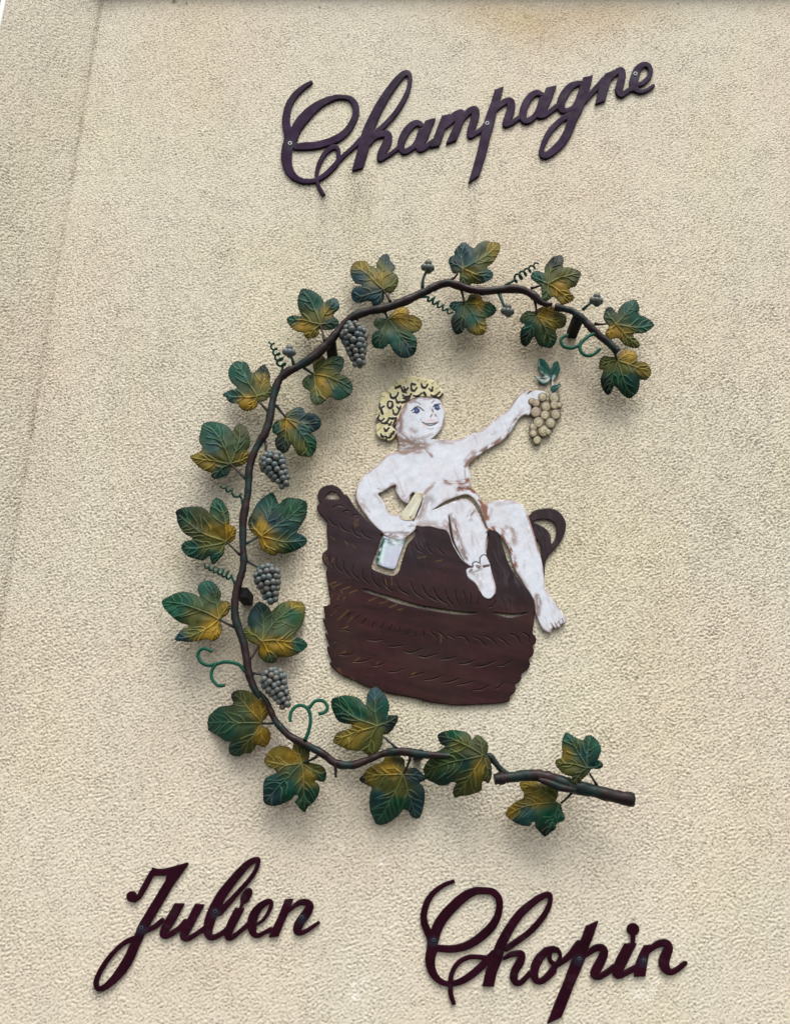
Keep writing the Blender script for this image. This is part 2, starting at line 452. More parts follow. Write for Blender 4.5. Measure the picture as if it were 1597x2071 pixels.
dirt_and_shade = np.exp(-((Tg) / 0.010) ** 2) * np.clip(2.2 * fbm(Zs * 1000, Zs * 0 + 50, 90, 4) - 0.45, 0.35, 1) * np.clip(0.75 - hs2 * 0.5, 0.3, 1.2)  # same dirt and painted crease shading on the return's side
cols *= 1 - 0.5 * np.clip(dirt_and_shade, 0, 1)[..., None] * np.array([0.85, 0.95, 1.0])
grid_mesh('side_wall', np.stack([Xs, Ys, Zs], -1), cols, M_WALL, house, flip=False)
box_obj('corner_trim', (EX - 0.010, EY - 0.004, 0.0), (EX + 0.003, EY + 0.012, ZTOP + 0.25), M_TRIM, house, 0.002)
box_obj('pier', (EX - 3.0, EY + 0.002, 0.0), (EX - 0.010, 0.3, ZTOP + 0.9), M_PIER, house)
box_obj('ledge', (EX - 0.012, -0.045, ZTOP), (4.5, 0.1, ZTOP + 0.16), M_LEDGE, house, 0.006)
box_obj('upper_wall', (EX - 0.012, -0.01, ZTOP + 0.16), (4.5, 0.3, ZTOP + 0.9), M_LEDGE, house)

gm = bpy.data.meshes.new('ground')
gm.from_pydata([(-150, -150, 0), (150, -150, 0), (150, 150, 0), (-150, 150, 0)], [], [[0, 1, 2, 3]])
g = link('ground', gm, M_GROUND); g['kind'] = 'structure'

# ------------------------------------------------------------------ lettering
def butt(st, end, cut=None):
    a = st[0] if end == 0 else st[-1]
    if cut is None:
        b = st[1] if end == 0 else st[-2]
        n = a[:2] - b[:2]; n = n / np.linalg.norm(n); p = a[:2]
    else:
        p, q = cut; n = np.array([-(q[1] - p[1]), q[0] - p[0]]); n = n / np.linalg.norm(n)
        b = st[4] if end == 0 else st[-5]
        if np.dot(b[:2] - p, n) > 0: n = -n
    return (end, p[0], p[1], n[0], n[1], a[2] * 1.3)

def letter_shapes(parts):
    out = []
    for p in parts:
        kind = p[0]
        if kind == 'S':                                     # stroke: crop, points, optional cut lines (start, end)
            st = cr(Z(p[1], p[2]), 5)
            cuts = []
            for e, key in ((0, 3), (1, 4)):
                if len(p) > key and p[key] is not None:
                    cuts.append(butt(st, e, None if p[key] == 1 else Z(p[1], p[key])))
            out.append(('S', st, cuts))
        elif kind == 'P': out.append(('P', Z(p[1], p[2])))
        elif kind == 'O': out.append(('S', Z(p[1], [p[2], (p[2][0] + 0.1, p[2][1], p[2][2])]), []))
    return out

def word(name, label, letters, screws, base, halo, front, back):
    root = thing(name, label, 'sign lettering')
    sp = [Z(c, [p])[0] for c, p in screws]
    for k, (tag, parts) in enumerate(letters):
        sh = letter_shapes(parts)
        allp = np.vstack([s[1][:, :2] for s in sh]); m = 16
        bx = (allp[:, 0].min() - m, allp[:, 1].min() - m, allp[:, 0].max() + m, allp[:, 1].max() + m)
        def sdf(U, V, sh=sh):
            o = np.full(U.shape, 1e3)
            for s in sh: o = np.minimum(o, sd_chain(U, V, s[1], s[2]) if s[0] == 'S' else sd_poly(U, V, s[1]))
            return o + 0.35 * (fbm(U, V, 9, 2) - 0.5)
        def col(u, v, s):
            c = np.tile(np.array(base), (len(u), 1)) * (0.55 + 0.9 * fbm(u, v, 40, 4))[:, None]
            sc_ = np.clip((fbm((u * 0.9 + v * 0.5) * 0.4, (u * 0.5 - v * 0.9) * 1.0, 11, 4) - 0.64) * 6, 0, 1)[:, None]          # scuffs
            c = c * (1 - 0.14 * sc_) + np.array([0.055, 0.045, 0.055]) * 0.14 * sc_
            for q in sp:
                dq = np.hypot(u - q[0], (v - q[1] - 3)) + 5 * (fbm(u, v, 7, 2) - 0.5)
                kf = np.clip(1.25 - dq / 12, 0, 1)[:, None] * 0.8
                c = c * (1 - kf) + np.array(halo) * kf
            rim = np.clip(1 - (-s) / 1.4, 0, 1)[:, None] * 0.5 * np.clip(fbm(u, v, 25, 2) * 2, 0, 1)[:, None]
            return c * (1 - rim) + np.array([0.034, 0.027, 0.034]) * rim
        def rel(u, v, s): return -0.0011 * np.clip(1 + s / 1.6, 0, 1) ** 2 + 0.0005 * (fbm(u, v, 30, 2) - 0.5)
        o = plate('letter', sdf, bx, 1.0, front + 0.0004 * (k % 2), back, M_LETTER, root, col, rel, edge=(0.006, 0.004, 0.006))
        o['label'] = tag
    for q in sp:
        r0 = 4.1
        def sdf(U, V, q=q): return np.hypot(U - q[0], V - q[1]) - r0
        def col(u, v, s, q=q):
            rr = np.hypot(u - q[0], v - q[1])
            b = np.array(halo) * 0 + (np.array([0.40, 0.40, 0.39]) if base[2] > 0.02 else np.array([0.050, 0.062, 0.070]))
            return np.where((rr < 1.9)[:, None], np.array([0.004, 0.004, 0.005]), b)
        def rel(u, v, s, q=q):
            rr = np.hypot(u - q[0], v - q[1])
            return 0.0012 * np.clip(-s / 1.2, 0, 1) - 0.0022 * np.clip((2.3 - rr) / 0.8, 0, 1)
        plate('screw', sdf, (q[0] - 6, q[1] - 6, q[0] + 6, q[1] + 6), 0.5, front + 0.0012, front - 0.002, M_LETTER, root, col, rel)
    return root

L1 = (550, 120, 5.1516); L2 = (780, 140, 5.1516); L3 = (1020, 100, 4.9906); L4 = (180, 1720, 6.388); L5 = (380, 1720, 5.7036)
L6 = (830, 1770, 5.3233); L7 = (1080, 1770, 4.9906)

champ = [
 ('capital letter C', [
  ('S', L1, [(420,226,34),(330,282,50),(240,365,62),(175,470,72),(148,590,80),(150,690,88),(178,800,100),(162,900,112),(150,1000,115),(160,1100,102),(200,1185,84),(262,1240,62),(340,1265,52),(430,1260,48),(490,1238,48),(565,1188,52),(640,1115,55),(700,1042,50),(760,985,44),(850,905,46),(925,830,60)], 1),
  ('S', L1, [(205,850,100),(250,720,105),(330,608,112),(440,500,92),(550,432,70),(660,392,54),(740,388,46),(815,405,56),(866,470,70),(872,560,66),(838,650,68),(780,740,72),(690,812,78),(580,858,76),(460,890,78),(340,900,78),(250,905,70)]),
  ('S', L1, [(540,1412,36),(492,1330,38),(465,1250,38),(470,1150,42),(500,1060,46),(550,975,50),(610,922,52),(660,908,48),(692,945,42),(690,1000,45),(700,1040,45)], 1)]),
 ('letter h', [
  ('S', L1, [(885,1150,104),(930,1000,110),(975,830,118),(1010,720,112),(1070,580,100),(1150,430,90),(1250,280,80),(1340,172,70),(1400,135,60),(1434,165,48),(1436,235,44),(1412,330,48),(1358,440,50),(1280,560,52),(1190,660,54),(1110,735,54),(1045,780,50)], [(835,1162),(935,1132)]),
  ('S', L1, [(1015,880,30),(1075,808,46),(1140,778,62),(1195,770,72),(1213,805,80),(1195,870,92),(1150,950,84),(1128,1005,74),(1125,1035,56),(1160,1022,44),(1220,988,40),(1280,945,40),(1325,900,40)])]),
 ('letter a', [
  ('S', L2, [(365,572,55),(320,555,66),(255,592,76),(195,672,80),(160,760,76),(165,828,66),(195,855,60),(250,830,56),(300,790,56),(340,720,60),(370,640,66)]),
  ('S', L2, [(475,505,88),(440,580,94),(400,680,98),(362,770,88),(348,822,66),(385,825,54),(440,788,46),(495,740,46)], [(420,527),(518,503)])]),
 ('letter m', [
  ('S', L2, [(635,455,80),(582,600,84),(540,720,88),(505,812,90)], [(588,478),(670,460)], [(460,812),(556,798)]),
  ('S', L2, [(600,620,30),(660,548,66),(720,482,84),(780,447,70),(790,480,78),(758,565,84),(720,660,88),(672,775,92)], None, [(622,778),(722,744)]),
  ('S', L2, [(765,560,50),(820,482,60),(880,425,68),(930,410,64),(936,465,82),(910,560,84),(885,640,78),(880,688,58),(930,665,50),(990,625,50),(1045,570,60)])]),
 ('letter p', [
  ('S', L2, [(1190,150,84),(1150,310,86),(1110,430,94),(1080,540,108),(1042,680,104),(1010,820,100),(972,960,94),(935,1080,90),(900,1190,86)], [(1138,206),(1222,174)], [(990,1088),(852,1192)]),
  ('S', L2, [(1090,480,40),(1155,402,50),(1210,352,64),(1275,318,62),(1305,345,80),(1298,430,88),(1265,520,84),(1245,572,58),(1300,558,50),(1350,525,48),(1405,485,45)])]),
 ('letter a', [
  ('S', L3, [(375,445,45),(320,432,60),(260,472,70),(205,560,76),(185,650,76),(200,708,66),(250,710,60),(310,660,56),(350,590,60),(378,500,60)]),
  ('S', L3, [(482,350,92),(440,460,98),(396,560,98),(358,640,82),(360,668,50),(400,660,55),(450,628,50),(510,582,54),(555,555,50)], [(420,380),(532,354)])]),
 ('letter g', [
  ('S', L3, [(780,332,40),(720,342,60),(660,375,76),(602,452,86),(570,530,82),(580,600,70),(630,612,52),(680,590,46),(722,540,50),(760,450,50),(782,380,50)]),
  ('S', L3, [(848,250,92),(815,370,98),(780,470,104),(745,570,108),(700,660,108),(672,740,94),(640,830,90),(580,930,85),(500,1010,80),(430,1060,70),(385,1062,60),(374,1010,50),(400,930,54),(450,832,58),(520,752,60),(590,692,55),(655,660,60)], [(792,276),(894,254)]),
  ('S', L3, [(760,560,60),(820,500,54),(880,432,54),(940,370,58),(1000,300,58)])]),
 ('letter n', [
  ('S', L3, [(1072,200,76),(1022,330,90),(990,430,94),(962,550,94)], [(1020,238),(1100,204)], [(922,551),(1012,518)]),
  ('S', L3, [(1040,310,50),(1100,250,54),(1145,212,60),(1182,208,64),(1186,270,76),(1166,350,82),(1156,410,78),(1178,448,64),(1220,430,50),(1260,402,50),(1305,388,50)])]),
 ('letter e', [
  ('S', L3, [(1345,352,42),(1400,330,50),(1460,268,50),(1474,200,46),(1445,152,50),(1390,152,60),(1338,205,78),(1312,285,90),(1302,350,84),(1332,402,56),(1380,420,40),(1440,402,38),(1500,362,36)])]),
]
word('script_lettering', 'long purple cut metal script word slanting up at the top of the wall', champ,
     [(L1, (187, 870)), (L2, (1055, 558)), (L3, (1320, 240))], (0.0205, 0.0070, 0.0265), (0.028, 0.030, 0.042), 0.0095, 0.0035)

julien = [
 ('capital letter J', [
  ('P', L4, [(812,222),(870,240),(960,240),(1070,215),(1180,182),(1268,157),(1287,178),(1210,285),(1110,425),(985,425),(998,330),(845,332),(790,310)]),
  ('S', L4, [(1100,330,118),(1050,400,120),(960,550,124),(870,700,126),(780,850,128),(692,1000,130),(640,1120,118),(580,1250,120),(510,1400,128),(420,1550,128),(310,1680,100),(200,1772,80),(115,1792,70),(86,1720,64),(120,1610,64),(200,1470,64),(300,1340,60),(400,1240,60),(490,1178,68),(570,1150,80)]),
  ('S', L4, [(815,290,70),(750,410,76),(690,520,76),(640,605,66),(580,655,50)]),
  ('O', L4, (550,600,140))]),
 ('letter u', [
  ('S', L4, [(700,1062,60),(790,1020,66),(870,972,70),(940,910,66)]),
  ('S', L4, [(1185,660,118),(1110,800,122),(1040,920,122),(980,1020,108),(952,1085,88),(990,1110,80),(1060,1082,76),(1120,1042,74),(1180,1000,74),(1240,925,74)], [(1095,686),(1242,690)]),
  ('S', L4, [(1448,670,114),(1370,810,114),(1310,930,110),(1250,1040,110),(1217,1108,94),(1250,1150,70),(1310,1130,68),(1380,1086,64),(1450,1040,68),(1525,980,68)], [(1355,690),(1502,706)])]),
 ('letter l', [
  ('S', L5, [(360,722,80),(430,650,70),(520,550,60),(610,450,55),(700,350,52),(770,250,50),(804,170,48),(800,105,56),(700,152,80),(600,250,92),(500,370,104),(400,500,112),(330,620,120),(272,750,126),(238,860,116),(228,950,98),(258,1008,70),(320,1000,64),(390,962,60),(445,915,60)])]),
 ('letter i', [
  ('S', L5, [(605,655,100),(550,760,104),(500,860,104),(462,950,94),(462,1008,70),(500,1010,64),(560,970,56),(630,912,54),(695,855,60)], [(535,664),(652,671)]),
  ('S', L5, [(600,690,42),(612,645,34),(632,600,50),(655,560,104),(690,495,100),(702,475,76)])]),
 ('letter e', [
  ('S', L5, [(805,852,36),(870,802,40),(930,712,45),(960,632,48),(945,592,56),(900,602,68),(830,652,86),(770,730,104),(740,820,112),(740,920,92),(770,978,66),(820,985,56),(880,952,50),(955,918,60)])]),
 ('letter n', [
  ('S', L5, [(1175,545,90),(1120,690,94),(1070,810,94),(1020,920,102),(985,1012,104)], [(1112,566),(1214,560)], [(925,1013),(1035,998)]),
  ('S', L5, [(1160,702,40),(1230,642,54),(1300,602,66),(1368,605,82),(1405,648,90),(1368,725,108),(1310,805,108),(1268,880,108),(1262,938,84),(1300,955,64),(1370,930,50),(1440,882,44),(1505,838,36)])]),
]
word('script_lettering', 'short maroon cut metal script word at the lower left of the wall', julien,
     [(L4, (675, 1005)), (L5, (312, 706)), (L5, (1310, 775))], (0.0185, 0.0022, 0.0068), (0.020, 0.022, 0.036), 0.0085, 0.0035)

chopin = [
 ('capital letter C', [
  ('S', L6, [(474,68,40),(380,100,46),(270,172,56),(190,270,66),(146,400,72),(146,500,76),(180,600,84),(232,690,112),(232,790,116),(212,900,110),(220,1000,96),(260,1090,80),(320,1148,65),(400,1176,58),(490,1166,65),(580,1130,74),(680,1060,80),(770,980,80),(830,915,74),(895,850,80)], 1),
  ('S', L6, [(250,720,100),(288,570,114),(360,450,114),(460,340,110),(570,242,105),(690,178,86),(800,172,76),(885,185,76),(948,252,76),(958,350,72),(930,460,80),(870,560,92),(780,650,96),(670,730,92),(560,780,86),(430,800,80),(290,790,75)]),
  ('S', L6, [(470,1400,46),(435,1290,54),(430,1180,55),(440,1080,52),(480,990,50),(550,922,50),(640,886,50),(730,886,50),(815,896,55)], 1)]),
 ('letter h', [
  ('S', L6, [(832,1215,120),(870,1050,120),(920,920,118),(960,790,110),(1010,680,105),(1090,540,96),(1190,410,90),(1300,312,80),(1400,242,70),(1484,210,58),(1505,245,50),(1498,310,52),(1460,400,60),(1390,500,65),(1300,600,65),(1200,680,65),(1100,750,65),(1030,800,60)], [(768,1203),(897,1206)]),
  ('S', L6, [(1010,900,40),(1080,862,58),(1150,848,65),(1198,858,72),(1180,940,90),(1130,1022,86),(1110,1100,86),(1132,1158,74),(1180,1165,60),(1230,1122,55),(1285,1065,60)])]),
 ('letter o', [
  ('S', L6, [(1575,808,64),(1490,812,76),(1420,862,88),(1362,942,96),(1332,1040,90),(1346,1128,76),(1400,1150,66),(1470,1112,60),(1545,1040,60)]),
  ('S', L7, [(115,765,64),(190,738,40),(246,770,40),(265,830,36),(240,890,50),(190,955,60),(130,1030,60),(70,1078,60)]),
  ('S', L7, [(192,745,34),(160,800,40),(160,860,46),(200,900,50),(255,895,40)])]),
 ('letter p', [
  ('S', L7, [(250,902,50),(320,852,60),(390,780,70),(455,700,80)]),
  ('S', L7, [(600,445,104),(545,610,104),(500,720,106),(458,830,120),(410,950,118),(350,1100,110),(290,1250,114),(238,1380,114),(180,1530,108)], [(522,517),(648,463)], [(302,1424),(138,1506)]),
  ('S', L7, [(500,830,36),(560,782,58),(620,742,68),(688,738,72),(706,792,82),(670,880,94),(622,970,94),(612,1018,78),(660,1030,62),(730,992,60),(805,935,60)])]),
 ('letter i', [
  ('S', L7, [(985,675,108),(920,800,114),(870,900,114),(842,980,106),(852,1015,76),(910,1000,60),(980,962,60),(1045,928,60)], [(915,692),(1032,690)]),
  ('S', L7, [(995,700,45),(1000,600,45)]), ('O', L7, (998,550,126))]),
 ('letter n', [
  ('S', L7, [(1165,690,74),(1115,800,90),(1085,900,112),(1062,1045,114)], [(1115,712),(1192,705)], [(1002,1031),(1124,1028)]),
  ('S', L7, [(1130,792,46),(1200,732,60),(1270,694,74),(1335,695,82),(1358,742,86),(1336,802,100),(1310,880,108),(1330,950,90),(1380,984,66),(1440,960,55),(1500,915,50),(1528,892,42)])]),
]
word('script_lettering', 'wider maroon cut metal script word at the lower right of the wall', chopin,
     [(L6, (250, 703)), (L7, (455, 848)), (L7, (1108, 865))], (0.0185, 0.0022, 0.0068), (0.020, 0.022, 0.036), 0.0085, 0.0035)

# ------------------------------------------------------------------ painted cut-out: cherub on a basket
exec_later = []
P1 = (740, 740, 7.985); P2 = (880, 710, 5.7036); P3 = (690, 880, 5.3233); P4 = (620, 960, 5.7036)
P5 = (880, 990, 5.7036); P6 = (630, 1150, 5.9148); P7 = (840, 1170, 5.9148)
plaque = thing('wall_plaque', 'painted cut metal plaque of a white cherub with grapes and bottle on a brown basket', 'wall plaque')
cat = lambda *a: np.vstack([Z(c, p) for c, p in a])

skin_out = cat((P1, [(470,1000),(540,820),(600,640),(760,500),(960,470),(1198,500),(1203,560),(1222,620),(1262,720),(1276,800),(1252,920),(1200,1030),(1130,1120),(1062,1180),(1130,1186),(1190,1195)]),
 (P2, [(60,1012),(150,1022),(260,1024),(330,1000),(420,952),(540,908),(640,830),(740,750),(840,680),(890,600),(940,530),(1000,475),(1090,437),(1150,430),(1220,455),(1275,480),(1230,560),(1150,600),(1105,640),(1110,700),(1080,745),(1050,735),(1010,745),(955,790),(900,880),(840,970),(760,1050),(640,1112),(520,1190),(430,1268),(386,1320)]),
 (P3, [(1385,400),(1392,480),(1386,555),(1430,588),(1480,650),(1525,730)]),
 (P5, [(560,160),(640,145),(740,125),(850,122),(950,145),(1020,200),(1070,300),(1120,450),(1170,620),(1210,760),(1240,900),(1252,1040),(1255,1130),(1310,1220),(1380,1310),(1440,1390),(1500,1475),(1512,1520),(1490,1556),(1462,1550),(1448,1575),(1432,1600),(1405,1588),(1386,1614),(1366,1590),(1345,1620),(1332,1655),(1300,1650),(1240,1610),(1200,1540),(1165,1440),(1155,1400),(1140,1290),(1100,1210),(1040,1120),(990,1040),(930,950),(890,850),(860,720),(820,640),(770,560),(720,500),(650,472),(602,490),(586,640),(588,750),(622,835),(640,920),(660,990),(682,1060),(698,1130),(690,1210),(650,1258),(600,1268),(550,1240),(512,1190),(482,1120),(430,1060),(380,1022),(356,970),(352,930),(380,902),(420,896),(395,880)]),
 (P3, [(1320,1366),(1260,1290),(1200,1185),(1172,1100),(1130,1030),(1050,1010),(950,985),(870,990),(812,980),(800,1000),(790,1025),(740,1070),(690,1110),(640,1136),(560,1122),(480,1092),(440,1055),(420,1030),(360,980),(280,890),(210,790),(165,710),(146,640),(165,560),(220,470),(300,390),(400,310),(480,225),(540,196),(612,180),(622,90)]))
arm_hole = Z(P3, [(395,635),(450,606),(510,570),(582,535),(585,600),(620,670),(670,722),(715,736),(735,700),(742,650),(770,620),(792,640),(750,720),(690,800),(640,845),(615,858),(560,856),(512,830),(480,780),(455,720),(420,670)])
thigh_slit = Z(P3, [(985,806),(1050,758),(1150,700),(1260,660),(1340,643),(1400,666),(1462,740),(1512,840),(1552,960),(1572,1000),(1550,985),(1508,900),(1450,795),(1400,722),(1330,687),(1240,706),(1130,746),(1050,782)])
calf_slit = Z(P3, [(1154,862),(1158,960),(1168,1050),(1194,1150),(1245,1245),(1322,1368),(1296,1312),(1236,1200),(1203,1100),(1186,1000),(1168,900)])
bottle_neck = Z(P3, [(795,625),(830,606),(870,618),(882,660),(852,740),(812,830),(782,910),(720,926),(660,916),(624,886),(640,842),(700,770),(760,680)])
bottle_body = Z(P3, [(450,1085),(480,1095),(560,1110),(640,1120),(692,1115),(652,1230),(612,1340),(582,1430),(550,1446),(480,1430),(410,1402),(370,1370),(380,1300),(420,1180)])
basket_out = cat((P4, [(125,250),(140,190),(190,140),(260,118),(330,126),(390,165),(420,215),(470,240),(510,300),(560,380),(640,470),(720,550),(790,605),(850,640)]),
 (P3, [(560,1060),(700,1050),(812,990),(950,985),(1130,1000),(1200,900),(1400,860)]), (P5, [(600,440),(720,440),(900,420),(1080,300),(1120,255),(1200,225),(1320,215),(1420,250),(1490,340),(1506,430),(1482,530),(1420,640),(1330,740),(1282,800),(1262,900),(1252,1020),(1190,1150),(1170,1290),(1156,1400)]),
 (P7, [(1422,430),(1416,530),(1400,650),(1432,690),(1442,740),(1425,790),(1398,806),(1416,860),(1400,925),(1356,962),(1370,1030),(1340,1090),(1268,1142),(1268,1190),(1240,1240),(1190,1272),(1202,1320),(1180,1370),(1128,1412),(1132,1450),(1100,1480),(950,1500),(700,1512),(500,1520),(350,1505),(150,1480),(0,1445)]),
 (P6, [(1400,1590),(1200,1545),(1000,1510),(900,1490),(800,1450),(650,1410),(500,1340),(400,1300),(320,1250),(260,1200),(216,1150),(226,1118),(240,1110),(190,990),(188,925),(218,932),(163,800),(168,768),(196,780),(140,640),(134,590),(166,602),(143,470),(150,450),(215,430),(222,380),(200,230),(180,100),(170,40)]),
 (P4, [(226,1110),(240,1060),(195,1020),(178,960),(190,900),(240,860),(242,750),(230,650),(235,560),(200,510),(140,440),(115,390),(125,350),(157,325),(132,290)]))
window = Z(P3, [(445,1058),(420,1130),(400,1200),(340,1350),(325,1420),(350,1450),(420,1480),(520,1510),(590,1500),(630,1440),(660,1330),(710,1180),(770,1110),(808,1050),(790,1020),(600,1060)])
handle_l = Z(P4, [(218,272),(250,215),(300,200),(350,225),(382,276),(300,282)])
handle_r = Z(P5, [(1130,372),(1180,350),(1260,345),(1330,360),(1380,410),(1396,480),(1380,560),(1342,625),(1335,590),(1330,540),(1300,480),(1240,430),(1170,395)])
gap_a = Z(P5, [(725,498),(780,560),(830,640),(865,720),(895,860),(935,950),(1000,1050),(1044,1122),(1000,1092),(930,1002),(880,920),(832,820),(800,720),(762,600)])
gap_b = Z(P5, [(604,500),(584,600),(580,690),(598,690),(606,620),(616,560)])
gap_c = Z(P5, [(1160,570),(1208,640),(1218,770),(1195,745),(1170,650)])
slit_1 = cat((P6, [(610,246),(680,258),(800,298),(1000,352),(1200,418),(1400,466)]), (P7, [(0,318),(200,350),(400,380),(600,405),(735,412),(600,428),(450,422),(300,398),(150,372),(0,345)]), (P6, [(1400,504),(1200,452),(1000,402),(850,342),(720,300),(650,275)]))
slit_2 = Z(P7, [(930,408),(1050,418),(1180,428),(1340,410),(1250,442),(1150,466),(1050,452)])
marks = []
for c, rows in ((P4, [[(255,510),(300,570),(355,595)],[(375,565),(420,630),(490,660)],[(525,620),(560,690),(625,725)],[(630,655),(680,715),(745,740)],[(300,380),(360,355),(430,370)],[(415,440),(450,415),(500,425)],[(515,495),(545,465),(585,470)],
   [(270,920),(250,970),(300,1060)],[(345,950),(340,1050),(410,1130)],[(425,990),(430,1090),(510,1190)],[(540,1040),(525,1130),(605,1215)],[(640,1090),(650,1190),(725,1265)],[(745,1125),(770,1230),(850,1310)],[(870,1185),(900,1270),(985,1350)],[(1030,1240),(1080,1330),(1180,1390)],[(1195,1240),(1240,1350),(1345,1435)],[(1330,1275),(1390,1390),(1500,1460)],[(1460,1310),(1510,1410),(1590,1485)],
   [(1245,790),(1270,860),(1325,895)],[(1390,800),(1410,870),(1455,910)],[(1520,840),(1550,890),(1590,920)]]),
  (P7, [[(80,80),(130,190),(250,270)],[(210,115),(270,240),(380,310)],[(350,145),(390,250),(450,320)],[(475,150),(490,250),(520,320)],[(570,150),(595,230),(600,310)],[(655,175),(660,250),(655,320)],[(750,215),(745,270),(730,330)],[(960,270),(920,330),(870,350)],
   [(100,635),(95,670),(90,700)],[(175,635),(225,680),(255,720)],[(265,640),(330,680),(375,735)],[(385,680),(430,700),(470,725)],[(520,690),(590,710),(640,775)],[(690,705),(770,740),(835,810)],[(830,690),(910,730),(970,800)],[(995,705),(1060,750),(1105,800)],[(1130,665),(1210,700),(1260,790)],[(1280,650),(1350,690),(1360,770)],
   [(40,925),(110,945),(250,905)],[(300,970),(390,965),(480,940)],[(525,1025),(630,1015),(710,980)],[(720,1060),(840,1040),(955,990)],[(985,1045),(1060,1040),(1140,985)],
   [(110,1215),(220,1205),(310,1165)],[(330,1250),(430,1235),(520,1200)],[(500,1275),(600,1260),(690,1230)],[(695,1340),(790,1330),(880,1275)],[(950,1320),(990,1310),(1050,1250)]]),
  (P6, [[(660,605),(630,630),(600,670)],[(760,640),(730,680),(715,715)],[(870,655),(850,690),(820,730)],[(960,670),(945,710),(920,755)],[(1060,690),(1050,740),(1025,775)],[(1160,725),(1150,770),(1115,800)],[(1245,770),(1245,800),(1225,825)],[(1345,750),(1345,790),(1335,825)],
   [(675,855),(760,865),(850,850)],[(910,930),(990,935),(1090,920)],[(1110,990),(1190,1010),(1320,960)],[(1285,1045),(1370,1060),(1490,1020)],[(330,1030),(410,1040),(490,1020)],[(500,1115),(600,1115),(710,1080)],[(725,1165),(800,1160),(880,1125)],[(920,1240),(1010,1235),(1100,1200)],[(1155,1295),(1250,1275),(1340,1245)],[(1355,1335),(1460,1320),(1550,1285)],
   [(500,530),(450,550),(420,590)],[(580,560),(540,590),(510,620)],[(350,740),(400,735),(465,755)],[(260,480),(290,460),(320,455)]])):
    for r in rows: marks.append(cr(Z(c, r), 4))
yel = []
for c, rows in ((P6, [[(205,195),(290,160)],[(270,215),(355,180)],[(240,210),(270,250)],[(345,255),(370,300)],[(365,250),(455,220)],[(455,290),(540,260)],[(230,560),(285,515)],[(315,615),(440,495)],[(440,635),(490,580)],[(350,740),(430,690)],[(690,385),(790,340)],[(820,415),(910,390)],[(930,465),(1020,430)],[(1040,495),(1100,480)],[(340,1020),(405,990)],[(500,1120),(570,1070)],[(770,1160),(790,1120)],[(1180,1290),(1235,1245)],[(310,1200),(350,1270)],[(325,1200),(372,1290)],[(480,1300),(510,1340)],[(1545,810),(1545,880)],[(880,130),(900,230)],[(955,110),(960,190)],[(230,370),(250,310)],[(310,370),(330,330)],[(370,385),(395,345)]]),
                (P4, [[(560,520),(545,570)],[(575,520),(560,600)],[(590,520),(585,590)],[(205,920),(210,1010)],[(230,960),(240,1040)],[(310,960),(290,1010)],[(270,715),(320,750)],[(440,770),(480,810)],[(525,810),(560,845)],[(1490,1000),(1560,985)],[(1290,960),(1370,945)]])):
    for r in rows: yel.append(Z(c, r))
SHADE = [dist for dist in ()]

def basket_sdf(U, V):
    d = sd_poly(U, V, cr(basket_out, 2, True))
    for hole in (window, handle_l, handle_r, gap_a, gap_b, gap_c, slit_1, slit_2):
        d = np.maximum(d, -sd_poly(U, V, cr(hole, 3, True)))
    return d

def groove(u, v):
    g = np.zeros(u.shape)
    for m in marks:
        b = (u > m[:, 0].min() - 5) & (u < m[:, 0].max() + 5) & (v > m[:, 1].min() - 5) & (v < m[:, 1].max() + 5)
        dl = dist_line(u[b], v[b], m); e = np.minimum(np.hypot(u[b] - m[0, 0], v[b] - m[0, 1]), np.hypot(u[b] - m[-1, 0], v[b] - m[-1, 1]))
        g[b] = np.maximum(g[b], np.exp(-(dl / (0.55 + 0.35 * np.clip(e / 8, 0, 1))) ** 2))
    return g

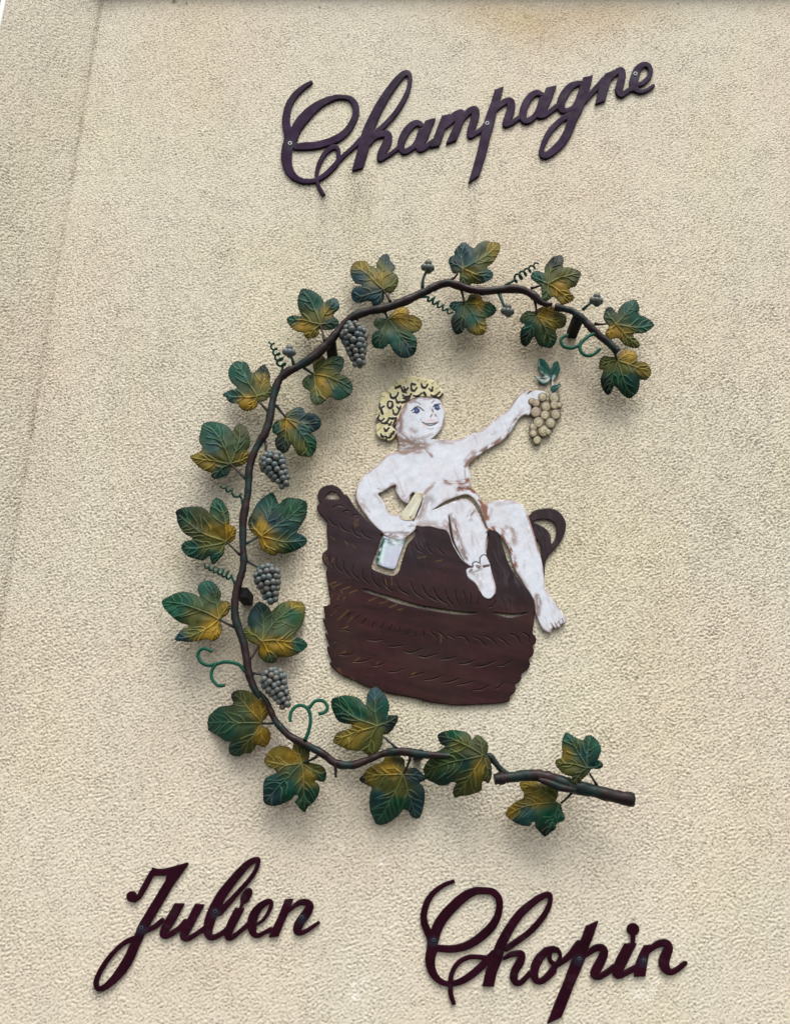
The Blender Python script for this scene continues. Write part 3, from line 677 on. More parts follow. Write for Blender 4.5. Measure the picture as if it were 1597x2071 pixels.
def basket_col(u, v, s):
    n = fbm(u * 0.35, v * 2.2 - u * 0.45, 26, 4); n2 = fbm(u, v, 70, 3)
    c = np.array([0.0265, 0.0066, 0.0070]) * (0.30 + 1.4 * n)[:, None]
    a = np.clip((n2 - 0.5) * 3, 0, 1)[:, None]
    c = c * (1 - a * 0.5) + np.array([0.028, 0.014, 0.010]) * a * 0.5
    # purplish, greyer upper part with swirling brush marks; brighter red brown centre
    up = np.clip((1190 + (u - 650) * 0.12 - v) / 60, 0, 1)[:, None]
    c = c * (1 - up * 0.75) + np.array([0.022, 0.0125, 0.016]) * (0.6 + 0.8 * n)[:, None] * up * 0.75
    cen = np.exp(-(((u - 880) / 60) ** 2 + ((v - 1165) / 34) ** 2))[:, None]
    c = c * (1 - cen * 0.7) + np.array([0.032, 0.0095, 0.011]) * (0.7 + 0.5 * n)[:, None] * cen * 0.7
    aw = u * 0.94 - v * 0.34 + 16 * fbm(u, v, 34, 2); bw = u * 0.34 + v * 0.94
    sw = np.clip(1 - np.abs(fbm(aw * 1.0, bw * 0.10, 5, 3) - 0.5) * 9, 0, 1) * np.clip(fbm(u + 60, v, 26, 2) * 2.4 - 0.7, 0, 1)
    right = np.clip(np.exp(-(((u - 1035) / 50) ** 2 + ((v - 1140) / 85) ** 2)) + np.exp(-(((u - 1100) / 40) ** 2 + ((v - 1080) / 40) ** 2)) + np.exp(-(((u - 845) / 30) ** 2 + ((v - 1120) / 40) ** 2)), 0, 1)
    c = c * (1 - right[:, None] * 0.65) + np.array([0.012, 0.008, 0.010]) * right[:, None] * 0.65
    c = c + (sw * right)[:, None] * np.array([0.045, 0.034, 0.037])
    fr = np.exp(-(((u - 745) / 45) ** 2 + ((v - 1090) / 60) ** 2)) * 0.5
    c = c + fr[:, None] * np.array([0.02, 0.015, 0.02]) * n[:, None]
    for y in yel:
        d = dist_line(u, v, y)
        k = np.clip(1.5 - d / 1.3, 0, 1)[:, None] * 0.85 * np.clip(fbm(u, v, 8, 2) * 1.8, 0, 1)[:, None]
        c = c * (1 - k) + np.array([0.095, 0.052, 0.015]) * k
    gv = groove(u, v)[:, None]
    c = c * (1 - 0.8 * gv) + np.array([0.005, 0.003, 0.003]) * 0.8 * gv
    hi = groove(u + 1.6, v - 1.2)[:, None] * (1 - gv)                  # lighter colour along the lower left lip of each cut
    c = c + hi * np.array([0.012, 0.007, 0.005])
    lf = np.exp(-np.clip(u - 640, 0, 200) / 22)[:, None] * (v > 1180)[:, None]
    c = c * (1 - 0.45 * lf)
    e = np.clip(1 - (-s) / 2.0, 0, 1)[:, None]
    return c * (1 - 0.5 * e)

def basket_rel(u, v, s):
    return -0.0012 * np.clip(1 + s / 1.8, 0, 1) ** 2 + 0.0016 * (fbm(u * 0.6, v, 40, 3) - 0.5) - 0.0016 * groove(u, v)

BK = 0.0080
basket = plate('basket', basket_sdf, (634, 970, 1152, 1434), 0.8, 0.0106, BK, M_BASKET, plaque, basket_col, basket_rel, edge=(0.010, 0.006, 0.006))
basket['label'] = 'brown woven looking basket with two loop handles'

def strokes_paint(c, u, v, lst, rough=0.5):
    for pts, wd, col, op in lst:
        d = dist_line(u, v, pts)
        if rough < 0.2: k = np.clip((wd * 0.5 - d) / 0.9 + 0.5, 0, 1) * op
        else:                                      # dry brush: streaks along the stroke, bare flecks between
            dv = pts[-1] - pts[0]; a = math.atan2(dv[1], dv[0]); ca, sa = math.cos(a), math.sin(a)
            n = fbm((u * ca + v * sa) * 0.32 + pts[0][0], (v * ca - u * sa) * 1.25 + 9, 4.5, 3); n2 = fbm(u, v + 70, 9, 2)
            k = np.clip(1.35 - d / (wd * 0.55), 0, 1) * op * np.clip(1 - rough + rough * (0.5 + 3.6 * (n - 0.5) + 1.6 * (n2 - 0.5)) * 1.7, 0, 1.1)
        k = np.clip(k, 0, 1)[:, None]
        c = c * (1 - k) + np.array(col) * k
    return c

PK = (0.20, 0.085, 0.055); PG = (0.17, 0.115, 0.09); TAN = (0.27, 0.19, 0.155); BRN = (0.075, 0.034, 0.02); NV = (0.007, 0.022, 0.085); INK = (0.006, 0.0055, 0.0065)
skin_strokes = [(Z(P1, [(560,900),(540,1010)]), 11, PG, .75), (Z(P1, [(520,1100),(600,1180),(720,1220)]), 15, PG, .75), (Z(P1, [(560,1250),(700,1290),(900,1290)]), 18, PG, .7), (Z(P1, [(570,1390),(700,1400),(860,1370)]), 9, TAN, .85),
 (Z(P1, [(740,1020),(790,1060),(860,990)]), 7, PG, .4), (Z(P1, [(800,1200),(950,1150),(1080,1090),(1180,1010)]), 5, PG, .35), (Z(P1, [(880,860),(900,930)]), 3, PG, .3),
 (Z(P1, [(960,1340),(1000,1380),(1060,1460)]), 5, PK, .6), (Z(P1, [(960,1290),(1100,1230),(1250,1210)]), 6, TAN, .5), (Z(P1, [(1200,1270),(1300,1240),(1400,1250)]), 5, PK, .35),
 (Z(P1, [(640,640),(580,760),(540,860)]), 8, PK, .6), (Z(P1, [(700,580),(850,520),(1000,510),(1190,530)]), 7, PK, .55),
 (Z(P2, [(930,790),(880,890),(800,985),(680,1070),(560,1140),(440,1230),(350,1320)]), 7, PG, .85), (Z(P2, [(960,740),(1050,690)]), 10, TAN, .6), (Z(P2, [(440,1170),(360,1270)]), 9, PK, .5), (Z(P2, [(650,960),(690,945)]), 4, TAN, .4),
 (Z(P2, [(950,510),(900,590),(870,640)]), 5, TAN, .6), (Z(P2, [(940,515),(980,490)]), 3, BRN, .9), (Z(P2, [(1065,485),(1110,455),(1160,440)]), 3.5, BRN, .9), (Z(P2, [(120,1500),(200,1520),(300,1520),(370,1490)]), 9, PK, .85), (Z(P2, [(270,1580),(400,1570)]), 5, BRN, .6), (Z(P2, [(340,1320),(345,1480)]), 3, TAN, .5),
 (Z(P3, [(610,560),(650,640),(700,700)]), 8, PK, .5), (Z(P3, [(1260,580),(1350,575),(1420,600),(1480,680),(1530,790),(1560,900)]), 8, PK, .85), (Z(P3, [(1260,570),(1330,560),(1400,580)]), 4, BRN, .5),
 (Z(P3, [(1000,520),(920,600),(900,630)]), 6, TAN, .7), (Z(P3, [(900,680),(960,700),(880,780),(830,850)]), 16, PG, .45), (Z(P3, [(880,720),(830,870)]), 10, TAN, .45), (Z(P3, [(1100,700),(1250,640)]), 5, TAN, .35),
 (Z(P3, [(450,1060),(550,1080),(700,1060),(760,1000)]), 11, PG, .65), (Z(P3, [(220,730),(280,820)]), 13, TAN, .5), (Z(P3, [(380,560),(440,600),(560,520)]), 5, TAN, .5), (Z(P3, [(360,640),(430,760)]), 6, TAN, .35), (Z(P3, [(160,600),(150,680),(200,780),(280,880)]), 4, PG, .5),
 (Z(P3, [(240,430),(350,340),(470,230)]), 2.5, TAN, .5), (Z(P3, [(850,960),(1000,960),(1120,990)]), 12, TAN, .5), (Z(P3, [(1420,830),(1390,880)]), 12, PK, .6), (Z(P3, [(1190,880),(1230,1000),(1260,1150),(1340,1320)]), 11, PG, .7), (Z(P3, [(1200,860),(1240,980)]), 8, PK, .5),
 (Z(P3, [(1120,940),(1150,990)]), 9, TAN, .5), (Z(P5, [(560,200),(600,240),(580,330)]), 13, PK, .75), (Z(P5, [(590,460),(680,450),(760,490),(830,600),(880,740),(920,890)]), 9, PK, .9), (Z(P5, [(800,470),(880,470),(900,600)]), 14, TAN, .65), (Z(P5, [(640,400),(800,430)]), 7, TAN, .35),
 (Z(P5, [(1060,300),(1130,480),(1190,700)]), 4, TAN, .7), (Z(P5, [(1170,1230),(1190,1300),(1180,1440)]), 9, PG, .7), (Z(P5, [(1190,1230),(1230,1320)]), 4, PK, .3), (Z(P5, [(960,960),(1060,1110)]), 7, TAN, .4), (Z(P5, [(420,480),(430,650)]), 4, TAN, .3), (Z(P5, [(1040,700),(1020,900)]), 4, TAN, .25),
 (Z(P5, [(400,930),(450,960),(560,880)]), 9, PG, .5), (Z(P5, [(500,1000),(520,1100)]), 14, TAN, .35), (Z(P5, [(560,890),(620,880)]), 4.5, BRN, .8), (Z(P5, [(460,870),(510,890)]), 5, BRN, .5), (Z(P5, [(390,960),(420,930)]), 4, BRN, .5), (Z(P5, [(700,170),(900,150)]), 7, TAN, .3), (Z(P5, [(1440,1500),(1400,1560),(1350,1580)]), 3, TAN, .6),
 (Z(P5, [(1290,1640),(1340,1620)]), 4, PG, .6), (Z(P5, [(1490,1490),(1500,1540)]), 3, PG, .6)]
ink = [(cr(Z(P5, [(356,975),(352,930),(380,902),(425,895),(430,852),(470,832),(508,845),(515,790),(548,755),(590,765),(626,840)]), 4), 1.35, INK, 1.0),
 (cr(Z(P5, [(510,1180),(550,1240),(600,1268),(650,1258),(690,1210)]), 4), 2.0, INK, 1.0), (Z(P3, [(872,680),(850,760),(812,850),(775,920)]), 2.0, INK, 1.0),
 (Z(P5, [(590,500),(600,480)]), 2, BRN, .8), (Z(P5, [(1366,1592),(1335,1545)]), 1.3, BRN, .9), (Z(P5, [(1405,1590),(1380,1540)]), 1.3, BRN, .9), (Z(P5, [(1447,1577),(1420,1520)]), 1.3, BRN, .9), (Z(P5, [(1488,1558),(1462,1490)]), 1.3, BRN, .9), (Z(P5, [(430,850),(440,890)]), 1.3, BRN, .8), (Z(P5, [(510,795),(520,860)]), 1.3, BRN, .8), (Z(P5, [(560,890),(615,876)]), 3.0, BRN, .8), (Z(P5, [(475,880),(500,905)]), 2.6, BRN, .8), (Z(P5, [(395,945),(420,925)]), 2.2, BRN, .8), (Z(P2, [(1085,745),(1100,720)]), 2.0, INK, .8),
 (Z(P1, [(735,725),(790,670),(835,655),(880,680),(930,722)]), 1.5, INK, 1.0), (Z(P1, [(755,750),(800,752),(860,735)]), 1.4, NV, 1.0), (Z(P1, [(810,705),(815,735)]), 6.0, NV, .95), (Z(P1, [(850,710),(838,730)]), 3.0, NV, .9), (Z(P1, [(815,718),(818,722)]), 2.2, (0.1, 0.17, 0.4), .9),
 (Z(P1, [(1085,660),(1110,625),(1195,612)]), 1.5, NV, 1.0), (Z(P1, [(1140,650),(1150,680)]), 6.0, NV, .95), (Z(P1, [(1110,688),(1190,692)]), 1.4, NV, 1.0), (Z(P1, [(1150,664),(1154,668)]), 2.2, (0.15, 0.22, 0.45), .8),
 (Z(P1, [(780,585),(830,585),(880,622)]), 1.1, INK, .75), (Z(P1, [(1060,598),(1100,555)]), 1.2, INK, .8), (Z(P1, [(1070,700),(1080,740)]), 1.6, INK, .9), (Z(P1, [(1040,820),(1065,785)]), 1.4, INK, .9), (Z(P1, [(1115,785),(1130,812)]), 1.4, INK, .9),
 (cr(Z(P1, [(915,905),(960,930),(1040,930),(1110,920),(1155,905)]), 4), 1.3, INK, .95), (cr(Z(P1, [(920,915),(960,945),(1030,958),(1100,945),(1155,908)]), 4), 1.5, INK, .95), (Z(P1, [(1000,1012),(1050,1022),(1095,1005)]), 1.0, INK, .6), (Z(P1, [(970,900),(1040,875),(1130,895)]), 3.5, (0.6, 0.42, 0.42), .55), (Z(P1, [(940,950),(980,985)]), 4, (0.62, 0.45, 0.42), .4), (Z(P1, [(1255,850),(1240,900)]), 1.2, PG, .7),
 (Z(P1, [(1060,1182),(1120,1150),(1160,1120)]), 1.3, INK, .9)]

def skin_sdf(U, V):
    d = sd_poly(U, V, cr(skin_out, 2, True))
    for hole in (arm_hole, thigh_slit, calf_slit): d = np.maximum(d, -sd_poly(U, V, cr(hole, 3, True)))
    return d

def skin_col(u, v, s):
    c = np.tile(np.array([0.56, 0.585, 0.635]), (len(u), 1))
    br = fbm(u * 0.5 + v * 0.9, v * 0.35 - u * 0.35, 9, 4)
    c *= (0.89 + 0.22 * br)[:, None]
    st = np.clip((fbm(u * 0.9 - v * 0.35, v * 0.16 + u * 0.06, 5, 3) - 0.60) * 5, 0, 1)[:, None] * np.clip(fbm(u + 40, v, 40, 2) * 2.4 - 0.7, 0, 1)[:, None]
    c = c * (1 - 0.30 * st) + np.array(TAN) * 0.30 * st                # undercoat between the brush hairs
    wm = np.clip((fbm(u + 300, v, 45, 3) - 0.5) * 3, 0, 1)[:, None]
    c *= 1 - wm * (1 - np.array([0.97, 0.92, 0.90]))
    sh = np.clip((fbm(u + 90, v + 700, 34, 4) - 0.58) * 4, 0, 1)[:, None] * np.clip(vnoise(u, v, 3) * 1.4, 0, 1)[:, None]
    c = c * (1 - 0.22 * sh) + np.array(PG) * 0.22 * sh
    nk = np.exp(-(((u - 838) / 30) ** 2 + ((v - 898) / 17) ** 2)) + np.exp(-(((u - 809) / 9) ** 2 + ((v - 868) / 20) ** 2))
    nk = (np.clip(nk, 0, 1) * np.clip(vnoise(u, v, 2.2) * 1.5 - 0.1, 0, 1) * 0.85)[:, None] * (v > 845)[:, None]
    c = c * (1 - nk) + np.array([0.15, 0.10, 0.085]) * nk
    c = strokes_paint(c, u, v, [(a, b * 1.25, k, min(1, o * 1.15)) for a, b, k, o in skin_strokes], 0.85)
    e = np.clip(1 - (-s - 0.3) / 4.2, 0, 1) * np.clip(fbm(u, v, 18, 3) * 3.2 - 0.8, 0, 1)
    c = c * (1 - 0.75 * e[:, None]) + np.array(PK) * 0.75 * e[:, None]
    return strokes_paint(c, u, v, [(a, b * 1.6, k, o) for a, b, k, o in ink], 0.05)

def skin_rel(u, v, s): return -0.0013 * np.clip(1 + s / 2.0, 0, 1) ** 2 + 0.0012 * (fbm(u, v, 36, 3) - 0.5)

cherub = plate('figure', skin_sdf, (712, 790, 1152, 1290), 0.8, 0.0124, BK, M_SKIN, plaque, skin_col, skin_rel, edge=(0.30, 0.26, 0.22))
cherub['label'] = 'white painted cherub figure sitting with one arm raised'

hair_out = Z(P1, [(155,800),(175,730),(185,640),(228,572),(240,490),(268,432),(330,412),(370,340),(455,312),(480,250),(560,206),(640,225),(672,180),(740,165),(812,170),(850,200),(920,190),(990,220),(1060,225),(1112,250),(1140,300),(1190,340),(1240,400),(1252,450),(1215,500),(1200,545),(1130,522),(1000,502),(880,497),(760,532),(660,592),(600,662),(562,760),(532,860),(490,930),(432,985),(490,1060),(472,1130),(440,1180),(362,1212),(330,1180),(260,1182),(190,1132),(165,1060),(160,960),(200,918),(165,870)])
HB = (0.009, 0.004, 0.003)
curls = [[(395,450),(400,500),(450,520),(500,480),(520,430)],[(480,355),(550,325)],[(570,350),(600,410),(650,430)],[(610,340),(640,390),(680,350)],[(590,470),(640,500),(700,490),(730,450)],[(600,520),(680,540),(710,490)],[(730,300),(735,380),(780,400),(820,350)],[(740,290),(790,300)],[(895,290),(910,340),(960,350),(995,295)],[(1020,370),(1060,400),(1075,340)],[(770,480),(830,490),(900,440)],[(935,430),(960,470)],[(1050,470),(1110,490),(1190,420)],[(1130,500),(1190,510),(1240,450)],
 [(355,580),(350,650),(390,680),(425,650),(420,580),(370,570)],[(220,610),(225,680),(290,650)],[(240,690),(265,770)],[(485,540),(510,590),(550,575)],[(580,590),(650,570)],[(500,660),(540,690),(560,650)],[(435,710),(450,770),(500,780),(545,700)],[(215,795),(190,850),(240,890),(290,850)],[(250,920),(320,920),(380,840)],[(370,840),(430,850),(490,835)],[(490,840),(470,900),(430,960)],[(350,930),(385,950),(410,910)],[(295,1010),(320,1050),(370,1000)],[(240,1100),(260,1140),(330,1140)],[(330,1160),(390,1150),(410,1090)],[(450,1060),(430,1100)],[(640,590),(700,560),(850,500),(1000,500),(1190,525)]]

def hair_col(u, v, s):
    n = fbm(u, v, 14, 3)
    c = np.array([0.50, 0.45, 0.25]) * (0.8 + 0.45 * n)[:, None]
    a = np.clip((fbm(u + 50, v + 20, 10, 3) - 0.56) * 5, 0, 1)[:, None]
    c = c * (1 - a * 0.8) + np.array([0.60, 0.56, 0.40]) * a * 0.8
    ctr = Z(P1, [(700, 560)])[0]
    lst = []
    for nx, ny in [(455,312),(330,412),(240,490),(185,640),(155,790),(200,918),(165,1065),(330,1180),(480,250),(640,225),(850,200),(990,220),(1112,250),(1190,340),(260,1182),(440,1180)]:
        a0 = Z(P1, [(nx, ny)])[0]; lst.append((np.array([a0, a0 + (ctr - a0) * 0.13]), 2.0, (0.10, 0.06, 0.025), .85))
    for q in curls[:-1]:
        pq = cr(Z(P1, q), 4) if len(q) > 2 else Z(P1, q)
        lst.append((pq + np.array([1.8, -2.0]), 3.6, (0.62, 0.60, 0.46), .75))
    for i, q in enumerate(curls[:-1]):
        pq = cr(Z(P1, q), 4) if len(q) > 2 else Z(P1, q)
        lst.append((pq, 4.0, HB, 1.0)); h0 = len(pq) // 3
        lst.append((pq[h0:max(h0 + 2, 2 * len(pq) // 3)], 5.8, HB, 1.0))
    lst += [(Z(P1, curls[-1]), 2.4, BRN, .85), (Z(P1, [(640,610),(590,690),(550,800),(500,900),(430,980)]), 3.0, (0.25, 0.13, 0.08), .8), (Z(P1, [(390,650),(395,610)]), 1.8, (0.5, 0.45, 0.3), .9)]
    return strokes_paint(c, u, v, lst, 0.12)

plate('hair', lambda U, V: sd_poly(U, V, cr(hair_out, 3, True)), (755, 756, 900, 896), 0.7, 0.0138, BK, M_SKIN, cherub, hair_col,
      lambda u, v, s: -0.0016 * np.clip(1 + s / 2.2, 0, 1) ** 2 + 0.0030 * (fbm(u, v, 12, 2) - 0.5), edge=(0.25, 0.22, 0.13))

def neck_col(u, v, s):
    c = np.array([0.50, 0.48, 0.36]) * (0.75 + 0.5 * fbm(u * 1.6 + v * 0.8, v * 0.5, 8, 3))[:, None]
    return strokes_paint(c, u, v, [(Z(P3, [(800,620),(870,640),(870,670)]), 5, (0.30, 0.16, 0.06), .7), (Z(P3, [(640,880),(720,915),(780,905)]), 4, (0.28, 0.16, 0.06), .8), (Z(P3, [(740,890),(750,880)]), 3, BRN, .8), (Z(P3, [(830,690),(740,860)]), 4, (0.7, 0.72, 0.72), .5), (Z(P3, [(880,660),(850,750),(790,900)]), 2.5, (0.3, 0.2, 0.07), .7)], .5)
bottle = plate('bottle', lambda U, V: sd_poly(U, V, cr(bottle_body, 2, True)), (755, 1078, 824, 1158), 0.8, 0.0116, BK, M_SKIN, plaque,
   lambda u, v, s: strokes_paint(np.tile(np.array([0.46, 0.49, 0.58]), (len(u), 1)) * (0.85 + 0.3 * fbm(u * 2, v * 0.6, 12, 3))[:, None], u, v,
      [(Z(P3, [(470,1110),(430,1220),(395,1350)]), 12, (0.006, 0.045, 0.028), 1.0), (Z(P3, [(450,1130),(560,1150),(680,1140)]), 14, (0.04, 0.12, 0.09), .75), (Z(P3, [(480,1160),(440,1300),(420,1380)]), 7, (0.55, 0.72, 0.66), .7), (Z(P3, [(390,1370),(480,1410),(560,1430)]), 5, (0.12, 0.2, 0.2), .6), (Z(P3, [(560,1120),(600,1170)]), 10, (0.7, 0.78, 0.76), .5)], .8),
   lambda u, v, s: -0.0014 * np.clip(1 + s / 2.0, 0, 1) ** 2, edge=(0.02, 0.05, 0.04))
plate('bottle_neck', lambda U, V: sd_poly(U, V, cr(bottle_neck, 3, True)), (800, 986, 862, 1060), 0.7, 0.0134, BK, M_SKIN, bottle, neck_col,
      lambda u, v, s: -0.0016 * np.clip(1 + s / 2.2, 0, 1) ** 2, edge=(0.2, 0.15, 0.07))

# grapes in the raised hand: a cut backing with domed berries on it, a leaf above
gr = [(1235,530,55),(1375,540,66),(1160,600,50),(1112,580,42),(1275,640,60),(1375,622,56),(1432,622,36),(1160,705,64),(1265,740,58),(1390,730,62),(1190,822,66),(1330,830,62),(1130,875,50),(1250,920,70),(1130,950,46),(1300,935,38),(1175,1030,52)]
GP = Z(P2, gr)
core = [(1235,560),(1360,560),(1390,700),(1330,800),(1240,900),(1180,1000),(1150,850),(1180,700)]
bunch = plate('grape_bunch', lambda U, V: np.minimum(sd_poly(U, V, Z(P2, core)), sd_chain(U, V, Z(P2, [(1350,310,16),(1352,400,16),(1335,480,14),(1320,530,14)]))), (1062, 758, 1140, 900), 1.0, 0.0104, BK, M_SKIN, plaque,
   lambda u, v, s: np.where((v < 800)[:, None], np.array([0.55, 0.56, 0.55]), np.array([0.16, 0.11, 0.06])) * np.ones((len(u), 3)), None, edge=(0.1, 0.08, 0.05))
bunch['label'] = 'flat yellowish grapes held up in the hand'
for k, (gx, gy, gd) in enumerate(GP):
    r = gd * 0.98
    ph = rng.uniform(0, 6.28)
    def col(u, v, s, gx=gx, gy=gy, r=r, ph=ph, k=k):
        a = np.arctan2(v - gy, u - gx); rr = np.hypot(u - gx, v - gy) / r
        sw = 0.5 + 0.5 * np.cos(rr * 10 - a + ph)
        c = np.array([0.33, 0.285, 0.155]) * (0.75 + 0.4 * fbm(u, v, 6, 2))[:, None]
        c = c * (1 - 0.45 * sw[:, None] ** 2) + np.array([0.5, 0.46, 0.31]) * 0.45 * sw[:, None] ** 2
        lo = np.clip(1 - sw * 3.2, 0, 1)[:, None] * (rr > 0.2)[:, None]
        c = c * (1 - 0.5 * lo) + np.array([0.13, 0.075, 0.04]) * 0.5 * lo
        e = np.clip((rr - 0.58) * 2.6, 0, 1)[:, None]
        c = c * (1 - 0.85 * e) + np.array([0.06, 0.032, 0.018]) * 0.85 * e
        if k in (2, 3, 7): c = c * 0.6 + np.array([0.20, 0.12, 0.09]) * 0.4
        return c
    plate('grape', lambda U, V, gx=gx, gy=gy, r=r: np.hypot(U - gx, V - gy) - r, (gx - r - 3, gy - r - 3, gx + r + 3, gy + r + 3), 0.8, 0.0116 + 0.0006 * (k % 4), BK, M_GRAPE, bunch, col,
          lambda u, v, s, r=r: 0.0030 * np.sqrt(np.clip(1 - (1 + s / r) ** 2, 0, 1)), edge=(0.10, 0.065, 0.04))
held_leaf = Z(P2, [(1190,90),(1240,88),(1290,140),(1335,210),(1352,150),(1385,120),(1415,118),(1432,180),(1442,215),(1420,260),(1380,310),(1348,352),(1330,312),(1290,372),(1230,380),(1190,352),(1172,322),(1143,284),(1200,296),(1262,292),(1210,240),(1186,190),(1180,130)])
held_sprig = Z(P2, [(1342,472),(1328,430),(1350,395),(1400,386),(1445,372),(1440,410),(1400,440),(1362,470),(1332,488)])
def hl_col(u, v, s):
    c = np.array([0.012, 0.085, 0.065]) * (0.7 + 0.6 * fbm(u, v, 10, 3))[:, None]
    wht = [(Z(P2, [(1195,190),(1230,260),(1300,320)]), 8, (0.42, 0.48, 0.46), .8), (Z(P2, [(1170,300),(1250,350),(1310,330)]), 6, (0.5, 0.54, 0.52), .7), (Z(P2, [(1370,290),(1350,340)]), 6, (0.45, 0.5, 0.48), .7), (Z(P2, [(1190,110),(1195,170)]), 3, (0.4, 0.46, 0.44), .6), (Z(P2, [(1360,440),(1430,400)]), 3, (0.45, 0.5, 0.5), .6),
           (cr(Z(P2, [(1220,130),(1280,200),(1335,270)]), 3), 2.2, INK, .9), (cr(Z(P2, [(1400,180),(1370,220),(1348,270)]), 3), 2.2, INK, .9), (Z(P2, [(1200,320),(1290,310)]), 2, INK, .8), (Z(P2, [(1340,450),(1420,405)]), 1.5, INK, .6)]
    return strokes_paint(c, u, v, wht, .6)
plate('leaf', lambda U, V: np.minimum(sd_poly(U, V, cr(held_leaf, 2, True)), sd_poly(U, V, cr(held_sprig, 2, True))), (1076, 718, 1140, 800), 0.8, 0.0122, BK, M_LEAF, bunch, hl_col,
      lambda u, v, s: -0.001 * np.clip(1 + s / 2, 0, 1) ** 2 + 0.0015 * (fbm(u, v, 14, 2) - 0.5), edge=(0.02, 0.05, 0.045))
for c, p in ((P6, (280, 905)),):
    q = Z(c, [p])[0]
    plate('screw', lambda U, V, q=q: np.hypot(U - q[0], V - q[1]) - 4, (q[0] - 6, q[1] - 6, q[0] + 6, q[1] + 6), 0.5, 0.0112, 0.009, M_BASKET, basket,
          lambda u, v, s, q=q: np.where((np.hypot(u - q[0], v - q[1]) < 2)[:, None], np.array([0.004, 0.004, 0.004]), np.array([0.03, 0.026, 0.026])),
          lambda u, v, s, q=q: 0.001 * np.clip(-s / 1.2, 0, 1) - 0.002 * np.clip((2.3 - np.hypot(u - q[0], v - q[1])) / 0.8, 0, 1))

# ------------------------------------------------------------------ the iron vine
vine = thing('iron_vine', 'painted wrought iron grapevine bent like an open letter around the basket', 'wall sculpture')
SD = 0.088                                       # the stem's distance from the wall
def stem_col(P):
    u, v = PX(P[:, 0], P[:, 1], P[:, 2])
    a = np.clip((fbm(u * 1.3, v * 1.3, 38, 3) - 0.57 + 0.10 * (v > 1490) * (u > 690) + 0.10 * (u > 1000) * (v > 1540)) * 7, 0, 1)[:, None]
    c = np.array([0.021, 0.0092, 0.0092]) * (0.6 + 0.6 * vnoise(u, v, 9))[:, None]
    b = np.clip((fbm(u + 500, v, 50, 3) - 0.5) * 4, 0, 1)[:, None]
    c = c * (1 - 0.5 * b) + np.array([0.015, 0.011, 0.012]) * 0.5 * b
    return c * (1 - 0.75 * a) + np.array([0.006, 0.024, 0.021]) * 0.75 * a

def px_tube(name, pts, d, mat, parent, colour, sides=10, lump=0.0, n=5, dd=None):
    """pts: (x, y, full width) in pixels, at distance d from the wall"""
    s = cr(np.array(pts, float), n)
    dep = np.full(len(s), d) if dd is None else np.interp(np.linspace(0, 1, len(s)), np.linspace(0, 1, len(dd)), dd)
    P = W(s[:, 0], s[:, 1], dep)
    if name == 'stem': s[:, 2] *= 1.08 + 0.26 * (vnoise(s[:, 0], s[:, 1], 13) - 0.5)
    return tube(name, P, 0.5 * s[:, 2] * mpp(s[:, 0], s[:, 1], dep), mat, parent, colour, sides, lump)

px_tube('stem', [(1116,615,7),(1100,614,11),(1086,604,14),(1072.7,593.5,14),(1055,586,15),(1036,583.7,15),(1008,586.5,15),(981.6,588.6,15),(955,586.5,14),(932.7,579,15),(910,572.5,15),(895,573.5,15),(876,581,15),(857.6,590.5,16),(838.8,599.6,15),(820,608,16),(785.4,620.9,16),(757,626.5,15),(734.7,632,15),(714,640,15),(695,655,14),(680,674,15),(665,692,16),(648,709,16),(625.8,727,16),(598,743.5,15),(578.8,754,15),(564.8,768,15),(557.5,785,14),(552,806,14),(548.5,829,15),(543,855,15),(534.5,878,15),(522.4,899,14),(512,920,14),(505,943,14),(503,965,14),(502,989,14),(499,1012,14),(494.5,1032,14),(491,1059,14),(491,1085,13),(491.5,1110,13),(493,1131,15),(489.8,1153.7,14),(483.6,1176.5,14),(477.4,1199,14),(474.5,1224,14),(475.5,1248.8,15),(483.6,1275.6,14),(492.9,1302.5,14),(498,1331,14),(502.5,1360,15),(510.5,1385,14),(519,1402,12),(525,1413,6)], SD + 0.003, M_STEM, vine, stem_col, 12, 0.22, 4)
px_tube('stem', [(524,1398,5),(532,1409,8),(540,1421,10),(547.8,1439,11),(555,1456,12),(568.5,1473,14),(587,1490,14),(611.7,1503,14),(634,1514,14),(656.8,1528,14),(677,1543,14),(702,1548.5,14),(724.5,1544.7,14),(749,1535,13),(771.5,1526,13),(792,1520.5,15),(818.5,1521,15),(846.6,1525,15),(871,1527.5,14),(930,1530,13),(985,1529,12),(997.8,1539,12),(1011.8,1556,12),(1026,1567,13),(1040,1571,11)], SD - 0.006, M_STEM, vine, stem_col, 12, 0.22, 5)
px_tube('stem', [(1121,621,13),(1138.7,624,12),(1156,629,13),(1169.8,638,14),(1183,650,14),(1197,665,14),(1212.5,679,13),(1228,691,13),(1241.6,704,14),(1250,711,14)], SD, M_STEM, vine, stem_col, 12, 0.22, 5)
px_tube('stem', [(999,1576.5,22),(1012,1575,21),(1028.8,1572.6,20),(1058,1569,20),(1087,1568.5,20),(1116,1575,22),(1141.4,1584.5,24),(1164.7,1592.5,26),(1203.5,1601,25),(1242.4,1611,24),(1281,1619,24)], SD - 0.002, M_STEM, vine, stem_col, 12, 0.22, 5)
px_tube('twig', [(1088,1577,9),(1108,1583,14),(1130,1592,16),(1152,1597,14),(1164,1598,9)], SD + 0.010, M_STEM, vine, stem_col, 10, 0.12, 5)
px_tube('twig', [(677.6,1542,10),(678.5,1555,7),(679,1573,5)], SD, M_STEM, vine, stem_col, 8, 0.1, 4)
px_tube('twig', [(828,1526,9),(829,1536,6),(828,1542,4)], SD - 0.01, M_STEM, vine, stem_col, 8, 0.1, 4)

